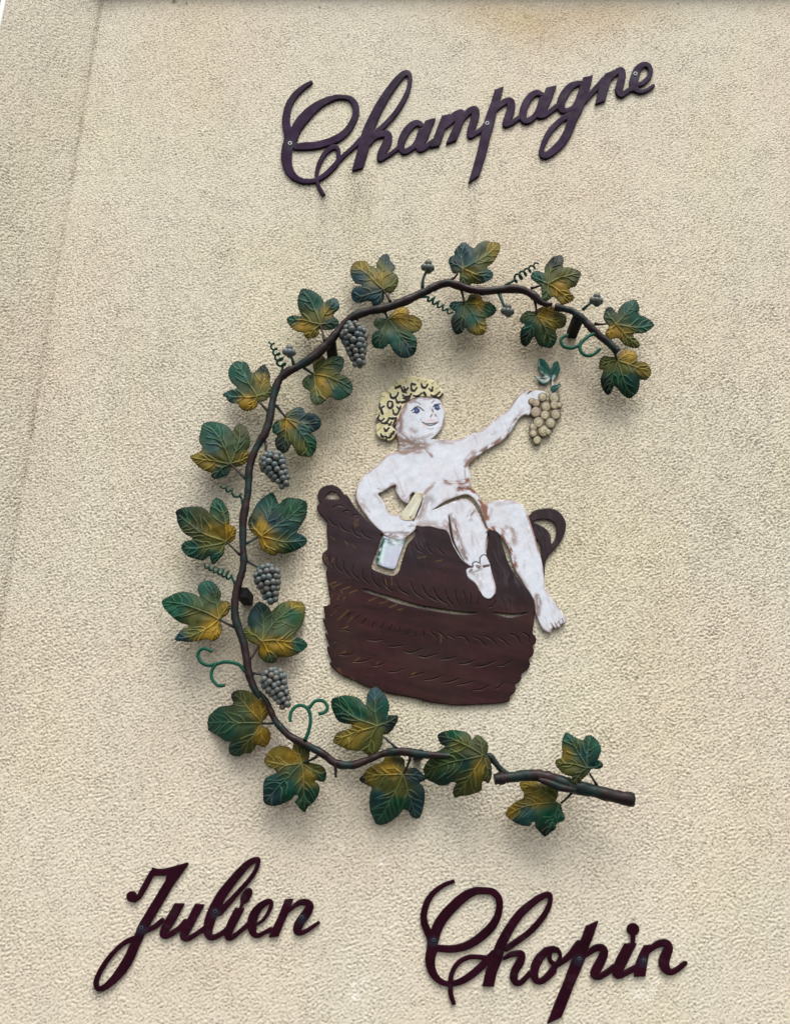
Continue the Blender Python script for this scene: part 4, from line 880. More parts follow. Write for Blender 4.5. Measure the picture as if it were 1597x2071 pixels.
PAL = {'G': (0.0015, 0.048, 0.021), 'T': (0.008, 0.054, 0.039), 'B': (0.011, 0.039, 0.048), 'D': (0.003, 0.010, 0.0095), 'O': (0.064, 0.070, 0.015), 'Y': (0.235, 0.145, 0.013)}
def pal(k): return 0.95 * np.mean([PAL[c] for c in k], axis=0)

def leaf(c, out, J, tips, stalk, blobs, d0=0.074, tilt=(0, 0), jst=None):
    o = Z(c, out); J = Z(c, [J])[0]; T = Z(c, tips); B = [(Z(c, [b[:2]])[0], pal(b[2])) for b in blobs]
    p = cr(o, 5, True)
    seg = np.hypot(*np.diff(np.vstack([p, p[:1]]), axis=0).T); L = np.concatenate([[0], np.cumsum(seg)])
    m = int(L[-1] / 0.9); t = np.linspace(0, L[-1], m, endpoint=False)
    pp = np.vstack([p, p[:1]]); q = np.stack([np.interp(t, L, pp[:, 0]), np.interp(t, L, pp[:, 1])], -1)
    nrm = np.roll(q, -1, 0) - np.roll(q, 1, 0); nrm = np.stack([nrm[:, 1], -nrm[:, 0]], -1); nrm /= np.linalg.norm(nrm, axis=1)[:, None] + 1e-9
    ar = 0.5 * np.sum(q[:, 0] * np.roll(q[:, 1], -1) - np.roll(q[:, 0], -1) * q[:, 1])
    if ar < 0: nrm = -nrm
    per = 5.6; amp = 0.75 + 0.5 * vnoise(t, t * 0 + J[0], 40)
    saw = ((t / per + 0.25 * vnoise(t, t * 0 + J[1], 11)) % 1.0) - 0.5
    q = q + nrm * (saw * 2.0 * amp)[:, None]
    # veins: one to each lobe tip, side veins off both flanks
    lr = np.random.default_rng(int(J[0] * 7 + J[1]))
    veins = []
    for k, tp in enumerate(T):
        dv = tp - J; ln = np.hypot(*dv)
        if ln < 8: continue
        ax = dv / ln; pn = np.array([-ax[1], ax[0]])
        bow = lr.uniform(-0.09, 0.09) * ln
        ts = np.linspace(0, 0.93, 9)
        mp_ = J + np.outer(ts, dv) + np.outer(np.sin(ts * math.pi) * bow + 0.6 * np.sin(ts * 11 + k), pn)
        veins.append((mp_, 1.0))
        ns = max(2, int(ln / 21))
        for i in range(ns):
            for sgn in (-1, 1):
                tt = 0.26 + 0.62 * (i + (0.25 if sgn > 0 else 0.6) + lr.uniform(-0.2, 0.2)) / ns
                s0 = np.array([np.interp(tt, ts, mp_[:, 0]), np.interp(tt, ts, mp_[:, 1])])
                an = sgn * lr.uniform(0.5, 1.05); dr = ax * math.cos(an) + pn * math.sin(an)
                l2 = ln * (0.34 - 0.2 * abs(tt - 0.5)) * lr.uniform(0.7, 1.15)
                x = np.linspace(0, 1, 5)[:, None]
                gap = lr.uniform(0.0, 0.18)
                veins.append((s0 + dr * l2 * (gap + (1 - gap) * x) + ax * l2 * lr.uniform(0.05, 0.45) * x ** 2 + np.array([-dr[1], dr[0]]) * l2 * lr.uniform(-0.12, 0.12) * np.sin(x * 4.5), lr.uniform(0.65, 1.0)))
    x0, y0 = q.min(0) - 4; x1, y1 = q.max(0) + 4
    cx, cy = q.mean(0)
    dro = lr.uniform(-0.026, 0.002); crease = lr.uniform(-0.012, 0.004); an0 = lr.uniform(0, 3.14); fa, fb = math.cos(an0), math.sin(an0)
    tilt = (tilt[0] + lr.uniform(-0.007, 0.007), tilt[1] + lr.uniform(-0.007, 0.007)); wv0 = lr.uniform(0.006, 0.014)
    def vd(u, v):
        a = np.zeros(u.shape)
        for ln_, wt in veins:
            dd_ = dist_line(u, v, ln_); a = np.maximum(a, wt * np.exp(-(dd_ / (0.55 + 0.6 * wt)) ** 2))
        return a
    def rel(u, v, s):
        puff = 0.0045 * (1 - np.exp(s / 7.0))
        rr = np.hypot(u - J[0], v - J[1])
        fold = 0
        for tp in T:                               # each lobe arched across its main vein
            fold = np.maximum(fold, 0.0034 * np.exp(-(dist_line(u, v, np.array([J, tp])) / 9.0) ** 2))
        droop = dro * (rr / 70.0) ** 2 + crease * np.abs((u - cx) * fa + (v - cy) * fb) / 50
        wav = wv0 * (fbm(u + J[0], v, 34, 2) - 0.5)
        return puff - fold * 0.8 + droop + wav + 0.0032 * vd(u, v) + tilt[0] * (u - cx) / 60 + tilt[1] * (v - cy) / 60
    def col(u, v, s):
        W_ = 0; A = 0
        wu, wv = u + 9 * (fbm(u, v, 20, 3) - 0.5), v + 9 * (fbm(u + 200, v, 20, 3) - 0.5)
        for bp, bc in B:
            k = 1 / (((wu - bp[0]) ** 2 + (wv - bp[1]) ** 2 + 30) ** 1.75)
            A = A + k[:, None] * bc; W_ = W_ + k[:, None]
        cc = A / W_ * (0.70 + 0.55 * fbm(u * 2.1 + v, v * 0.8, 16, 4))[:, None]
        ch = np.clip((fbm(u + J[1], v + J[0], 7, 3) - 0.70) * 9, 0, 1)[:, None]      # chips and rusty specks
        cc = cc * (1 - 0.6 * ch) + np.array([0.020, 0.013, 0.008]) * 0.6 * ch
        vv = vd(u, v)[:, None]
        cc = cc * (1 + 0.7 * vv) + vv * np.array([0.040, 0.046, 0.024])  # veins lightened in the paint as if catching light
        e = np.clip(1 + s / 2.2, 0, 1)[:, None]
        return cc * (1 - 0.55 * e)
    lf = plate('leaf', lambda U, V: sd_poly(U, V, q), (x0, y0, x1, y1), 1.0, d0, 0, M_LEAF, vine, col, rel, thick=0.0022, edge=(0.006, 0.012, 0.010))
    js = J if jst is None else Z(c, [jst])[0]
    s1 = Z(c, [stalk])[0]
    mid = (js + s1) / 2 + np.array([1.2, 1.0])
    px_tube('stalk', [(js[0], js[1], 4.0), (mid[0], mid[1], 4.6), (s1[0], s1[1], 7.0)], 0, M_STEM, lf, stem_col, 8, 0.08, 5, dd=[d0 + 0.004, (d0 + SD) / 2, SD])
    return lf

c1 = (560,480,5.3233); c2 = (820,470,5.3233); c3 = (1030,500,5.1516); c4 = (440,680,5.7036); c5 = (370,840,5.7036); c6 = (340,980,5.3233)
c7 = (310,1100,4.8394); c8 = (390,1330,5.3233); c9 = (640,1370,5.3233); c10 = (840,1460,5.7036); c11 = (990,1460,5.1516)
leaf(c1, [(265,550),(330,555),(400,580),(455,620),(495,665),(500,700),(540,680),(600,650),(645,665),(670,720),(665,770),(620,810),(608,845),(650,880),(668,915),(650,950),(590,990),(520,995),(485,985),(450,990),(455,1020),(430,1060),(370,1080),(320,1085),(295,1060),(280,1020),(220,1010),(150,965),(105,890),(130,850),(190,835),(250,850),(260,825),(230,760),(220,690),(225,640),(245,590)],
     (465,940), [(265,560),(640,680),(110,890),(330,1080),(655,930)], (510,1115), [(330,640,'T'),(260,580,'TD'),(620,720,'BT'),(240,985,'Y'),(370,1030,'YO'),(540,800,'YO'),(400,850,'O'),(600,930,'DT'),(150,870,'T'),(420,700,'T')], tilt=(0.004,-0.004))
leaf(c1, [(1165,175),(1205,195),(1220,250),(1265,300),(1270,340),(1245,370),(1285,400),(1305,445),(1295,510),(1255,575),(1215,600),(1170,585),(1155,600),(1150,660),(1110,710),(1060,735),(1030,740),(1020,690),(970,680),(930,690),(870,700),(825,680),(800,630),(805,575),(850,530),(910,520),(900,500),(850,490),(815,450),(790,385),(800,310),(830,270),(890,250),(960,255),(995,300),(1040,310),(1065,330),(1075,270),(1110,210)],
     (1140,560), [(1165,185),(1290,470),(830,290),(830,650),(1060,725)], (1220,690), [(1190,240,'DB'),(1100,430,'OY'),(920,300,'YO'),(880,420,'B'),(860,620,'B'),(1080,650,'B'),(1240,520,'O'),(1100,320,'O')], tilt=(0.003,0.003))
leaf(c1, [(1290,755),(1350,745),(1400,760),(1425,800),(1420,830),(1470,835),(1530,870),(1560,920),(1550,965),(1510,1010),(1460,1025),(1450,1030),(1490,1065),(1505,1120),(1500,1200),(1470,1260),(1400,1295),(1330,1285),(1270,1240),(1230,1180),(1210,1140),(1190,1150),(1160,1185),(1100,1195),(1040,1175),(1018,1110),(1030,1040),(1080,995),(1100,985),(1050,950),(1040,910),(1070,875),(1130,860),(1180,865),(1220,830),(1260,790)],
     (1190,870), [(1380,760),(1550,920),(1470,1250),(1050,1160),(1050,910)], (1145,780), [(1320,850,'Y'),(1500,930,'YO'),(1250,1100,'T'),(1400,1210,'BD'),(1480,1080,'G'),(1480,1180,'GD'),(1100,1090,'DG'),(1100,900,'TO'),(1210,960,'TO')], tilt=(0.004,0.004))
leaf(c4, [(1100,270),(1140,230),(1190,215),(1230,235),(1245,270),(1300,240),(1360,225),(1430,235),(1458,270),(1450,340),(1420,410),(1400,430),(1450,445),(1500,480),(1545,540),(1558,610),(1530,670),(1470,710),(1390,735),(1340,710),(1290,700),(1240,740),(1160,790),(1100,770),(1065,700),(1060,630),(1010,605),(975,550),(985,500),(1030,455),(1080,440),(1110,420),(1100,350)],
     (1105,435), [(1180,230),(1430,250),(1545,610),(1160,780),(990,550)], (990,360), [(1180,340,'O'),(1400,300,'DG'),(1200,520,'Y'),(1240,640,'YO'),(1460,610,'DG'),(1390,650,'T'),(1040,520,'TO'),(1140,730,'TO'),(1320,500,'O'),(1500,560,'DG')])
leaf(c4, [(220,285),(270,290),(320,295),(360,340),(375,390),(400,420),(430,405),(470,370),(510,335),(545,322),(560,350),(590,400),(608,470),(600,530),(620,580),(618,650),(590,700),(540,745),(490,752),(470,745),(465,780),(430,830),(340,860),(280,840),(245,800),(230,770),(170,770),(115,740),(95,700),(58,680),(70,660),(120,630),(170,615),(210,610),(215,580),(160,530),(125,450),(130,380),(165,320)],
     (455,690), [(220,290),(545,325),(612,610),(62,678),(330,855)], (580,860), [(220,400,'T'),(540,370,'D'),(520,520,'OY'),(150,680,'TB'),(340,780,'Y'),(350,560,'TO'),(560,650,'O'),(300,480,'T')], jst=(465,745), tilt=(-0.003,0))
leaf(c4, [(790,880),(830,870),(870,835),(920,815),(975,820),(1000,870),(1020,885),(1060,880),(1130,900),(1180,950),(1192,1010),(1170,1060),(1110,1100),(1080,1115),(1120,1160),(1140,1220),(1135,1300),(1110,1350),(1070,1390),(1000,1385),(930,1370),(895,1320),(870,1260),(840,1250),(830,1290),(790,1335),(740,1345),(690,1310),(660,1240),(665,1180),(690,1150),(640,1110),(628,1060),(650,1000),(690,970),(750,950),(775,930)],
     (785,940), [(950,825),(1185,1000),(1090,1370),(730,1330),(640,1060)], (665,790), [(820,1000,'Y'),(940,880,'B'),(1120,960,'DB'),(1150,1040,'BD'),(1080,1240,'G'),(950,1270,'O'),(740,1240,'D'),(670,1040,'T'),(870,910,'OB'),(850,1120,'O'),(980,1090,'TB')], tilt=(0.003,0.004))
leaf(c5, [(260,80),(340,70),(420,85),(490,110),(540,150),(570,180),(600,130),(655,95),(710,130),(750,190),(770,260),(770,340),(740,400),(765,450),(745,520),(700,560),(620,590),(560,600),(545,640),(500,690),(430,720),(360,730),(325,705),(325,660),(260,640),(180,590),(120,530),(80,480),(130,450),(190,420),(220,380),(215,350),(185,300),(190,230),(205,170),(220,110)],
     (545,560), [(265,95),(660,100),(755,480),(85,485),(350,725)], (720,730), [(320,210,'T'),(420,150,'TG'),(660,180,'DO'),(680,330,'TO'),(740,480,'YO'),(300,560,'OY'),(430,660,'DT'),(130,480,'OY'),(450,470,'O'),(340,380,'TB'),(560,350,'TO')], tilt=(-0.003,-0.002))
leaf(c6, [(80,290),(150,250),(260,235),(350,240),(410,270),(440,300),(450,250),(480,170),(515,140),(570,165),(620,230),(655,310),(660,400),(660,430),(720,460),(728,520),(710,590),(650,640),(610,660),(600,740),(540,810),(485,860),(450,810),(440,770),(380,815),(290,800),(200,765),(145,700),(150,640),(200,605),(260,590),(250,570),(180,530),(130,470),(100,400),(90,340)],
     (625,615), [(85,300),(515,150),(725,470),(150,690),(490,850)], (770,755), [(180,320,'GD'),(120,300,'D'),(550,240,'TG'),(600,330,'TO'),(660,510,'Y'),(480,500,'OY'),(300,470,'OD'),(250,690,'T'),(500,790,'T'),(380,380,'OD'),(560,650,'O'),(420,620,'O')])
leaf(c6, [(905,300),(950,210),(1020,140),(1100,90),(1130,90),(1160,140),(1185,200),(1200,215),(1230,170),(1290,140),(1370,145),(1440,160),(1490,195),(1495,270),(1480,350),(1440,420),(1395,490),(1390,520),(1450,545),(1495,600),(1470,650),(1390,700),(1300,735),(1230,745),(1180,735),(1150,765),(1100,755),(1020,710),(980,640),(975,590),(930,540),(880,490),(860,420),(870,360)],
     (1000,550), [(1115,100),(1480,210),(1490,600),(1130,755),(880,400)], (835,635), [(1000,210,'BT'),(1110,160,'T'),(1310,230,'G'),(1440,230,'GD'),(1250,450,'BT'),(1110,380,'B'),(1400,590,'TB'),(1000,450,'Y'),(1030,590,'Y'),(1100,690,'OY'),(1310,700,'DG'),(890,390,'OB'),(1210,650,'O')], jst=(965,560))
leaf(c7, [(85,560),(150,515),(230,480),(320,470),(390,490),(440,510),(460,520),(435,460),(440,410),(480,370),(530,358),(590,380),(640,430),(662,490),(650,560),(700,555),(740,570),(755,620),(730,680),(670,730),(660,770),(672,830),(650,900),(600,950),(560,950),(510,930),(450,950),(360,960),(270,955),(210,940),(225,900),(280,840),(340,810),(330,790),(260,770),(190,720),(120,650),(90,600)],
     (640,740), [(90,565),(520,365),(745,590),(215,935),(600,945)], (795,815), [(140,590,'G'),(200,660,'GT'),(530,430,'T'),(690,640,'YO'),(610,830,'Y'),(510,890,'Y'),(260,920,'B'),(400,680,'O'),(320,540,'TG'),(600,550,'TO'),(400,850,'O'),(430,580,'OT')])
leaf(c7, [(1030,565),(1080,580),(1130,620),(1155,660),(1180,640),(1220,600),(1290,565),(1380,560),(1450,570),(1485,620),(1480,700),(1460,780),(1420,840),(1390,880),(1390,905),(1450,930),(1500,970),(1500,1010),(1440,1060),(1340,1105),(1260,1110),(1215,1115),(1200,1155),(1150,1170),(1080,1150),(1030,1090),(1020,1010),(990,980),(940,960),(900,910),(880,850),(890,820),(930,825),(920,760),(935,690),(980,610)],
     (1060,950), [(1030,580),(1440,590),(1495,990),(1160,1165),(895,840)], (945,1130), [(1000,660,'B'),(980,760,'DT'),(1350,690,'G'),(1390,580,'OY'),(1230,620,'GO'),(1250,850,'OT'),(1120,1030,'Y'),(1270,990,'Y'),(1430,990,'T'),(950,890,'O'),(1150,1130,'OT'),(1130,780,'TO')], jst=(1035,985))
leaf(c8, [(410,410),(440,365),(510,348),(580,360),(650,390),(700,450),(760,440),(800,500),(812,580),(790,650),(740,700),(740,740),(800,760),(835,820),(825,900),(780,965),(740,965),(690,940),(660,980),(620,1030),(550,1035),(490,1065),(420,1055),(385,1010),(390,940),(410,905),(340,900),(290,860),(220,815),(160,770),(112,700),(150,650),(210,590),(270,540),(340,520),(400,515),(435,495),(420,450)],
     (740,710), [(430,375),(115,700),(420,1050),(750,960),(790,510)], (880,705), [(500,390,'DO'),(690,530,'Y'),(740,860,'Y'),(250,680,'GT'),(350,810,'GT'),(470,1000,'DT'),(520,600,'OT'),(600,770,'OT'),(600,460,'O'),(150,700,'DT'),(610,960,'O'),(430,420,'D')], d0=0.070)
leaf(c8, [(1085,915),(1150,910),(1230,950),(1258,1000),(1250,1080),(1240,1120),(1290,1140),(1370,1155),(1420,1200),(1437,1260),(1420,1330),(1380,1340),(1330,1325),(1310,1340),(1345,1360),(1365,1410),(1350,1480),(1300,1560),(1230,1620),(1205,1670),(1160,1640),(1120,1590),(1095,1555),(1130,1510),(1125,1485),(1090,1490),(1060,1530),(990,1565),(890,1600),(800,1590),(760,1550),(755,1470),(755,1380),(775,1310),(820,1275),(890,1245),(880,1210),(810,1180),(770,1130),(775,1080),(810,1020),(870,970),(950,950),(1040,970),(1065,1000),(1075,950)],
     (1175,1140), [(780,1110),(770,1570),(1200,1650),(1425,1270),(1120,925)], (1335,1065), [(1080,1050,'Y'),(880,1060,'OY'),(1180,1000,'OD'),(1000,1380,'T'),(1050,1480,'TG'),(830,1500,'BD'),(850,1350,'BT'),(1270,1480,'DG'),(1250,1290,'YO'),(1410,1270,'GD'),(1370,1200,'O'),(1080,1220,'OT')], d0=0.068)
leaf(c9, [(160,240),(220,210),(310,195),(400,205),(470,235),(505,280),(535,290),(540,200),(570,140),(620,105),(665,115),(720,170),(765,240),(785,320),(770,400),(820,405),(875,420),(870,480),(820,560),(770,610),(715,625),(710,700),(690,760),(640,820),(560,845),(540,830),(500,795),(430,795),(330,780),(250,740),(180,700),(195,640),(230,595),(310,565),(370,545),(370,510),(290,495),(230,470),(190,400),(160,320)],
     (650,525), [(170,255),(625,115),(865,430),(190,680),(560,830)], (860,765), [(300,270,'G'),(200,300,'GD'),(640,190,'B'),(720,320,'T'),(820,500,'D'),(480,560,'YO'),(350,690,'YO'),(560,770,'O'),(250,440,'DT'),(560,380,'OT'),(640,640,'O'),(480,390,'GT')], jst=(715,638), d0=0.072)
leaf(c9, [(760,840),(830,835),(900,850),(945,890),(950,950),(980,980),(1050,975),(1110,1010),(1180,1080),(1150,1120),(1110,1140),(1150,1180),(1165,1250),(1160,1350),(1140,1440),(1110,1510),(1060,1525),(1010,1490),(990,1450),(940,1420),(900,1470),(820,1540),(720,1590),(640,1580),(610,1520),(575,1440),(568,1350),(575,1250),(595,1190),(550,1165),(480,1130),(460,1090),(500,1050),(530,1000),(600,950),(660,930),(720,900),(735,860)],
     (930,1050), [(770,855),(468,1090),(640,1575),(1070,1515),(1170,1080)], (1010,860), [(800,980,'Y'),(560,1070,'OY'),(880,890,'OD'),(1090,1050,'DB'),(720,1490,'TG'),(650,1290,'BT'),(1080,1370,'B'),(880,1380,'G'),(900,1200,'O'),(720,1130,'O'),(480,1100,'D')], d0=0.070)
leaf(c10, [(255,150),(330,110),(430,95),(520,105),(590,125),(630,160),(650,205),(680,175),(730,155),(790,200),(835,260),(835,340),(820,380),(860,440),(880,540),(875,640),(840,710),(800,690),(770,700),(760,790),(680,830),(590,855),(510,860),(455,875),(430,820),(440,760),(465,710),(420,700),(350,735),(270,735),(200,700),(120,660),(100,600),(90,555),(110,490),(160,430),(200,370),(270,330),(340,285),(300,265),(270,220)],
     (780,395), [(260,160),(735,165),(92,565),(450,870),(830,700)], (835,390), [(450,130,'G'),(290,220,'D'),(500,260,'O'),(780,280,'OD'),(200,520,'GO'),(330,660,'DT'),(590,490,'DT'),(720,560,'YO'),(640,760,'O'),(450,820,'DO'),(850,580,'OD'),(380,430,'GO')], d0=0.106)
leaf(c11, [(330,620),(400,610),(480,615),(520,640),(600,625),(650,640),(700,680),(715,740),(700,800),(690,830),(740,860),(755,930),(780,990),(770,1030),(700,1060),(690,1110),(640,1150),(590,1190),(565,1195),(510,1140),(475,1100),(470,1050),(440,1050),(420,1085),(340,1085),(260,1050),(200,1010),(165,970),(190,910),(240,860),(300,820),(345,800),(355,750),(320,690),(312,650)],
     (715,845), [(330,640),(170,970),(570,1185),(765,1010),(620,640)], (870,720), [(230,930,'Y'),(400,680,'OY'),(600,700,'O'),(500,800,'OY'),(400,980,'TB'),(300,1040,'TB'),(600,980,'G'),(570,1150,'D'),(720,980,'GT')], jst=(740,850), d0=0.072)
leaf(c11, [(795,110),(840,130),(900,165),(960,190),(990,175),(1000,150),(1050,140),(1100,170),(1145,230),(1160,300),(1140,360),(1130,400),(1175,430),(1175,470),(1130,495),(1060,490),(1040,530),(990,580),(930,630),(890,660),(850,655),(835,620),(860,575),(800,560),(740,520),(700,470),(682,430),(700,390),(740,380),(755,340),(752,260),(755,190),(770,150)],
     (1010,480), [(797,125),(1050,145),(1170,450),(690,430),(870,650)], (1115,665), [(800,170,'T'),(1080,250,'TG'),(960,330,'BT'),(780,330,'OY'),(850,450,'O'),(750,480,'O'),(930,570,'OD'),(1110,460,'DT'),(880,250,'TO')], jst=(1040,545), d0=0.104)
leaf(c3, [(500,85),(540,80),(565,130),(555,200),(600,205),(660,215),(720,240),(745,270),(720,340),(690,400),(640,420),(620,440),(640,480),(675,515),(650,555),(580,590),(540,590),(500,540),(470,515),(430,525),(380,565),(345,545),(335,480),(330,420),(310,385),(260,350),(220,310),(240,260),(290,240),(340,260),(365,260),(370,200),(410,140),(450,100)],
     (400,375), [(510,90),(735,270),(640,550),(230,300),(370,550)], (220,425), [(480,140,'D'),(290,300,'T'),(640,270,'O'),(500,440,'Y'),(600,540,'OY'),(380,500,'TO'),(440,290,'O'),(700,300,'OD')], jst=(330,390), d0=0.100)
leaf(c3, [(290,640),(360,615),(430,610),(480,640),(470,665),(540,680),(590,720),(590,790),(560,830),(500,845),(480,870),(495,930),(480,990),(440,1040),(380,1040),(310,1020),(280,970),(260,930),(230,960),(210,1000),(160,1030),(125,1000),(110,930),(120,850),(160,800),(120,780),(108,740),(140,690),(190,660),(250,670)],
     (280,705), [(430,620),(580,770),(440,1030),(155,1015),(115,735)], (260,540), [(370,690,'Y'),(450,760,'YO'),(540,750,'O'),(180,720,'TO'),(160,930,'D'),(330,880,'TO'),(420,960,'GO'),(450,1010,'T'),(200,830,'T')], d0=0.072)
leaf(c3, [(1305,540),(1335,580),(1355,630),(1345,690),(1400,720),(1470,760),(1505,810),(1470,850),(1400,890),(1310,890),(1295,895),(1290,930),(1330,970),(1355,1010),(1340,1045),(1270,1040),(1210,1020),(1170,980),(1130,940),(1095,950),(1040,955),(1000,930),(1005,870),(1040,820),(1010,790),(980,740),(985,690),(1010,630),(1060,620),(1090,650),(1120,680),(1140,640),(1180,590),(1240,560)],
     (1110,795), [(1310,550),(1500,810),(1345,1030),(1020,930),(1005,670)], (890,800), [(1260,630,'T'),(1400,790,'T'),(1300,740,'GT'),(1100,870,'Y'),(1250,970,'O'),(1050,710,'OT'),(1190,780,'OT'),(1200,880,'YO'),(1030,640,'D')], jst=(1020,795))
leaf(c3, [(1120,1130),(1170,1080),(1230,1065),(1290,1080),(1330,1130),(1330,1190),(1390,1190),(1440,1220),(1475,1290),(1465,1340),(1420,1380),(1360,1375),(1355,1430),(1330,1510),(1260,1570),(1200,1550),(1150,1500),(1110,1450),(1085,1450),(1060,1510),(1020,1535),(980,1490),(955,1430),(950,1360),(975,1300),(970,1270),(935,1265),(935,1210),(950,1160),(985,1130),(1050,1140)],
     (1120,1175), [(1260,1075),(1465,1290),(1250,1560),(1015,1520),(940,1220)], (1075,1060), [(1240,1120,'Y'),(1400,1280,'YO'),(1180,1270,'O'),(1000,1180,'O'),(1130,1340,'G'),(1250,1490,'DG'),(1000,1450,'D'),(1320,1400,'DT'),(1220,1380,'T')])
leaf(c2, [(600,110),(650,110),(700,150),(740,165),(780,120),(850,90),(930,100),(1010,115),(1015,180),(980,260),(940,320),(880,365),(880,385),(930,420),(940,470),(890,515),(820,545),(750,550),(710,545),(680,580),(640,585),(595,560),(580,500),(580,430),(530,440),(500,420),(480,360),(462,310),(480,260),(525,240),(525,200),(560,150)],
     (610,385), [(625,115),(1005,125),(930,470),(640,575),(470,310)], (485,515), [(640,200,'B'),(520,320,'BD'),(800,150,'BO'),(960,150,'YO'),(860,270,'O'),(700,430,'OY'),(890,480,'TB'),(620,530,'TO'),(690,310,'BT'),(700,500,'O')], jst=(560,440), d0=0.098)
leaf(c2, [(690,670),(760,665),(820,690),(830,735),(900,745),(960,790),(975,830),(950,880),(890,910),(860,915),(865,970),(870,1040),(840,1090),(780,1105),(720,1085),(670,1060),(650,1025),(630,1030),(615,1070),(560,1095),(520,1070),(495,1000),(490,930),(520,880),(535,850),(490,820),(472,780),(500,745),(560,740),(620,740),(660,720)],
     (630,765), [(770,670),(960,840),(820,1095),(540,1080),(480,785)], (590,590), [(780,760,'Y'),(690,710,'O'),(920,840,'G'),(950,860,'GD'),(560,1010,'D'),(530,790,'TB'),(820,1050,'YO'),(720,930,'T'),(650,830,'TO')], d0=0.072)

# grapes
def sphere_mesh(nu=12, nv=9):
    V, Fc = [(0, 0, 1)], []
    for i in range(1, nv):
        a = math.pi * i / nv
        for k in range(nu): b = 2 * math.pi * k / nu; V.append((math.sin(a) * math.cos(b), math.sin(a) * math.sin(b), math.cos(a)))
    V.append((0, 0, -1)); e = len(V) - 1
    for k in range(nu):
        Fc.append([0, 1 + k, 1 + (k + 1) % nu]); Fc.append([e, e - nu + (k + 1) % nu, e - nu + k])
    for i in range(nv - 2):
        for k in range(nu):
            a = 1 + i * nu + k; b = 1 + i * nu + (k + 1) % nu
            Fc.append([a, a + nu, b + nu, b])
    return V, Fc

def grape_proto(col):
    V, Fc = sphere_mesh(); me = bpy.data.meshes.new('grape'); me.from_pydata(V, [], Fc)
    me.polygons.foreach_set('use_smooth', np.ones(len(Fc), bool)); set_paint(me, np.array(col)); me.materials.append(M_GRAPE); me.update()
    return me
GM = [grape_proto(c) for c in ((0.108, 0.126, 0.122), (0.092, 0.108, 0.104), (0.122, 0.126, 0.116), (0.075, 0.105, 0.108), (0.108, 0.105, 0.090))]
GB = [grape_proto(c) for c in ((0.06, 0.075, 0.066), (0.036, 0.065, 0.058), (0.085, 0.088, 0.072))]

def put_grape(me, p, r, parent):
    o = bpy.data.objects.new('grape', me); COL.objects.link(o); o.parent = parent
    o.location = p; o.scale = (r, r * rng.uniform(0.95, 1.05), r * rng.uniform(0.95, 1.06)); o.rotation_euler = tuple(rng.uniform(0, 6, 3))

def bunch_of(top, bot, hw, stalk, gr_px=6.5, d=0.086):
    A = W(top[0], top[1], d); Bq = W(bot[0], bot[1], d); k = float(mpp((top[0] + bot[0]) / 2, (top[1] + bot[1]) / 2, d))
    R = hw * k; r = gr_px * k; ax = Bq - A; L = np.linalg.norm(ax); ax /= L
    e1 = np.cross(ax, [0, 1, 0]); e1 /= np.linalg.norm(e1); e2 = np.cross(ax, e1)
    prof = lambda t: R * (0.62 + 0.38 * min(1, t / 0.18)) * (1 - 0.55 * max(0, (t - 0.20) / 0.80) ** 1.2) - r * 0.9
    ts = np.linspace(0.05, 0.95, 9)
    core = tube('grape_bunch', [W(stalk[0][0], stalk[0][1], SD), W((stalk[0][0] + stalk[1][0]) / 2, (stalk[0][1] + stalk[1][1]) / 2, SD), W(stalk[1][0], stalk[1][1], d)] + [A + ax * L * t for t in ts],
                [3.0 * k, 2.5 * k, 2.4 * k] + [max(prof(t) * 0.8, 2 * k) for t in ts], M_STEM, vine, (0.02, 0.024, 0.026), 10)
    rows = int(round(L / (r * 1.62)))
    for i in range(rows + 1):
        t = i / rows; rad = max(prof(t), 0.0); n = max(1, int(2 * math.pi * rad / (r * 1.84))) if rad > r * 0.7 else 3
        rad = max(rad, r * 0.85 if n == 3 else 0)
        for j in range(n):
            a = 2 * math.pi * (j + 0.5 * (i % 2)) / n + 0.2 * rng.uniform(-1, 1)
            off = e1 * math.cos(a) * rad + e2 * math.sin(a) * rad
            if off[1] > 0.55 * max(rad, 1e-6) and n > 4: continue        # the side against the wall stays bare
            p = A + ax * (L * t + rng.uniform(-0.15, 0.15) * r) + off * rng.uniform(0.96, 1.06)
            put_grape(GM[int(rng.integers(5))], p, r * rng.uniform(0.94, 1.07), core)
bunch_of((712, 660), (726, 735), 30, ((726, 634), (720.6, 653)), d=0.084)
bunch_of((543, 922), (576, 980), 29, ((537, 892), (538, 915)), d=0.084)
bunch_of((537, 1150), (550, 1215), 29, ((499, 1135), (522, 1147.5)))
bunch_of((545, 1360), (577, 1426), 28, ((508, 1361), (527, 1364)))

for stem_p, mid_p, end_p, c0 in [((593.8, 737), (591, 727), (588, 719), (584.4, 710)), ((853.8, 583), (855.5, 564), (862, 548), (865, 539)), ((1009.7, 594), (1014, 606), (1019, 618), (1026, 627.5)), ((1177, 627), (1187, 618), (1198, 609), (1205.5, 606))]:
    bd = 0.096
    b = px_tube('grape_bud', [(*stem_p, 8), (*mid_p, 6), (*end_p, 5.5), (*c0, 4)], 0, M_STEM, vine, (0.014, 0.050, 0.042), 8, 0.06, 4, dd=[SD, bd, bd, bd])
    k = float(mpp(*c0, bd))
    for q, (ox, oy, oz) in enumerate([(-5.5, 1, 2), (5.0, 2.5, 1), (0.5, -5.2, 0), (0.5, 1.5, 8.5), (1, 5.5, 3)]):
        p = W(c0[0] + ox * 1.25, c0[1] + oy * 1.25, bd + oz * k)
        put_grape(GB[q % 3] if c0[0] != 584.4 else GM[q], p, 7.6 * k, b)

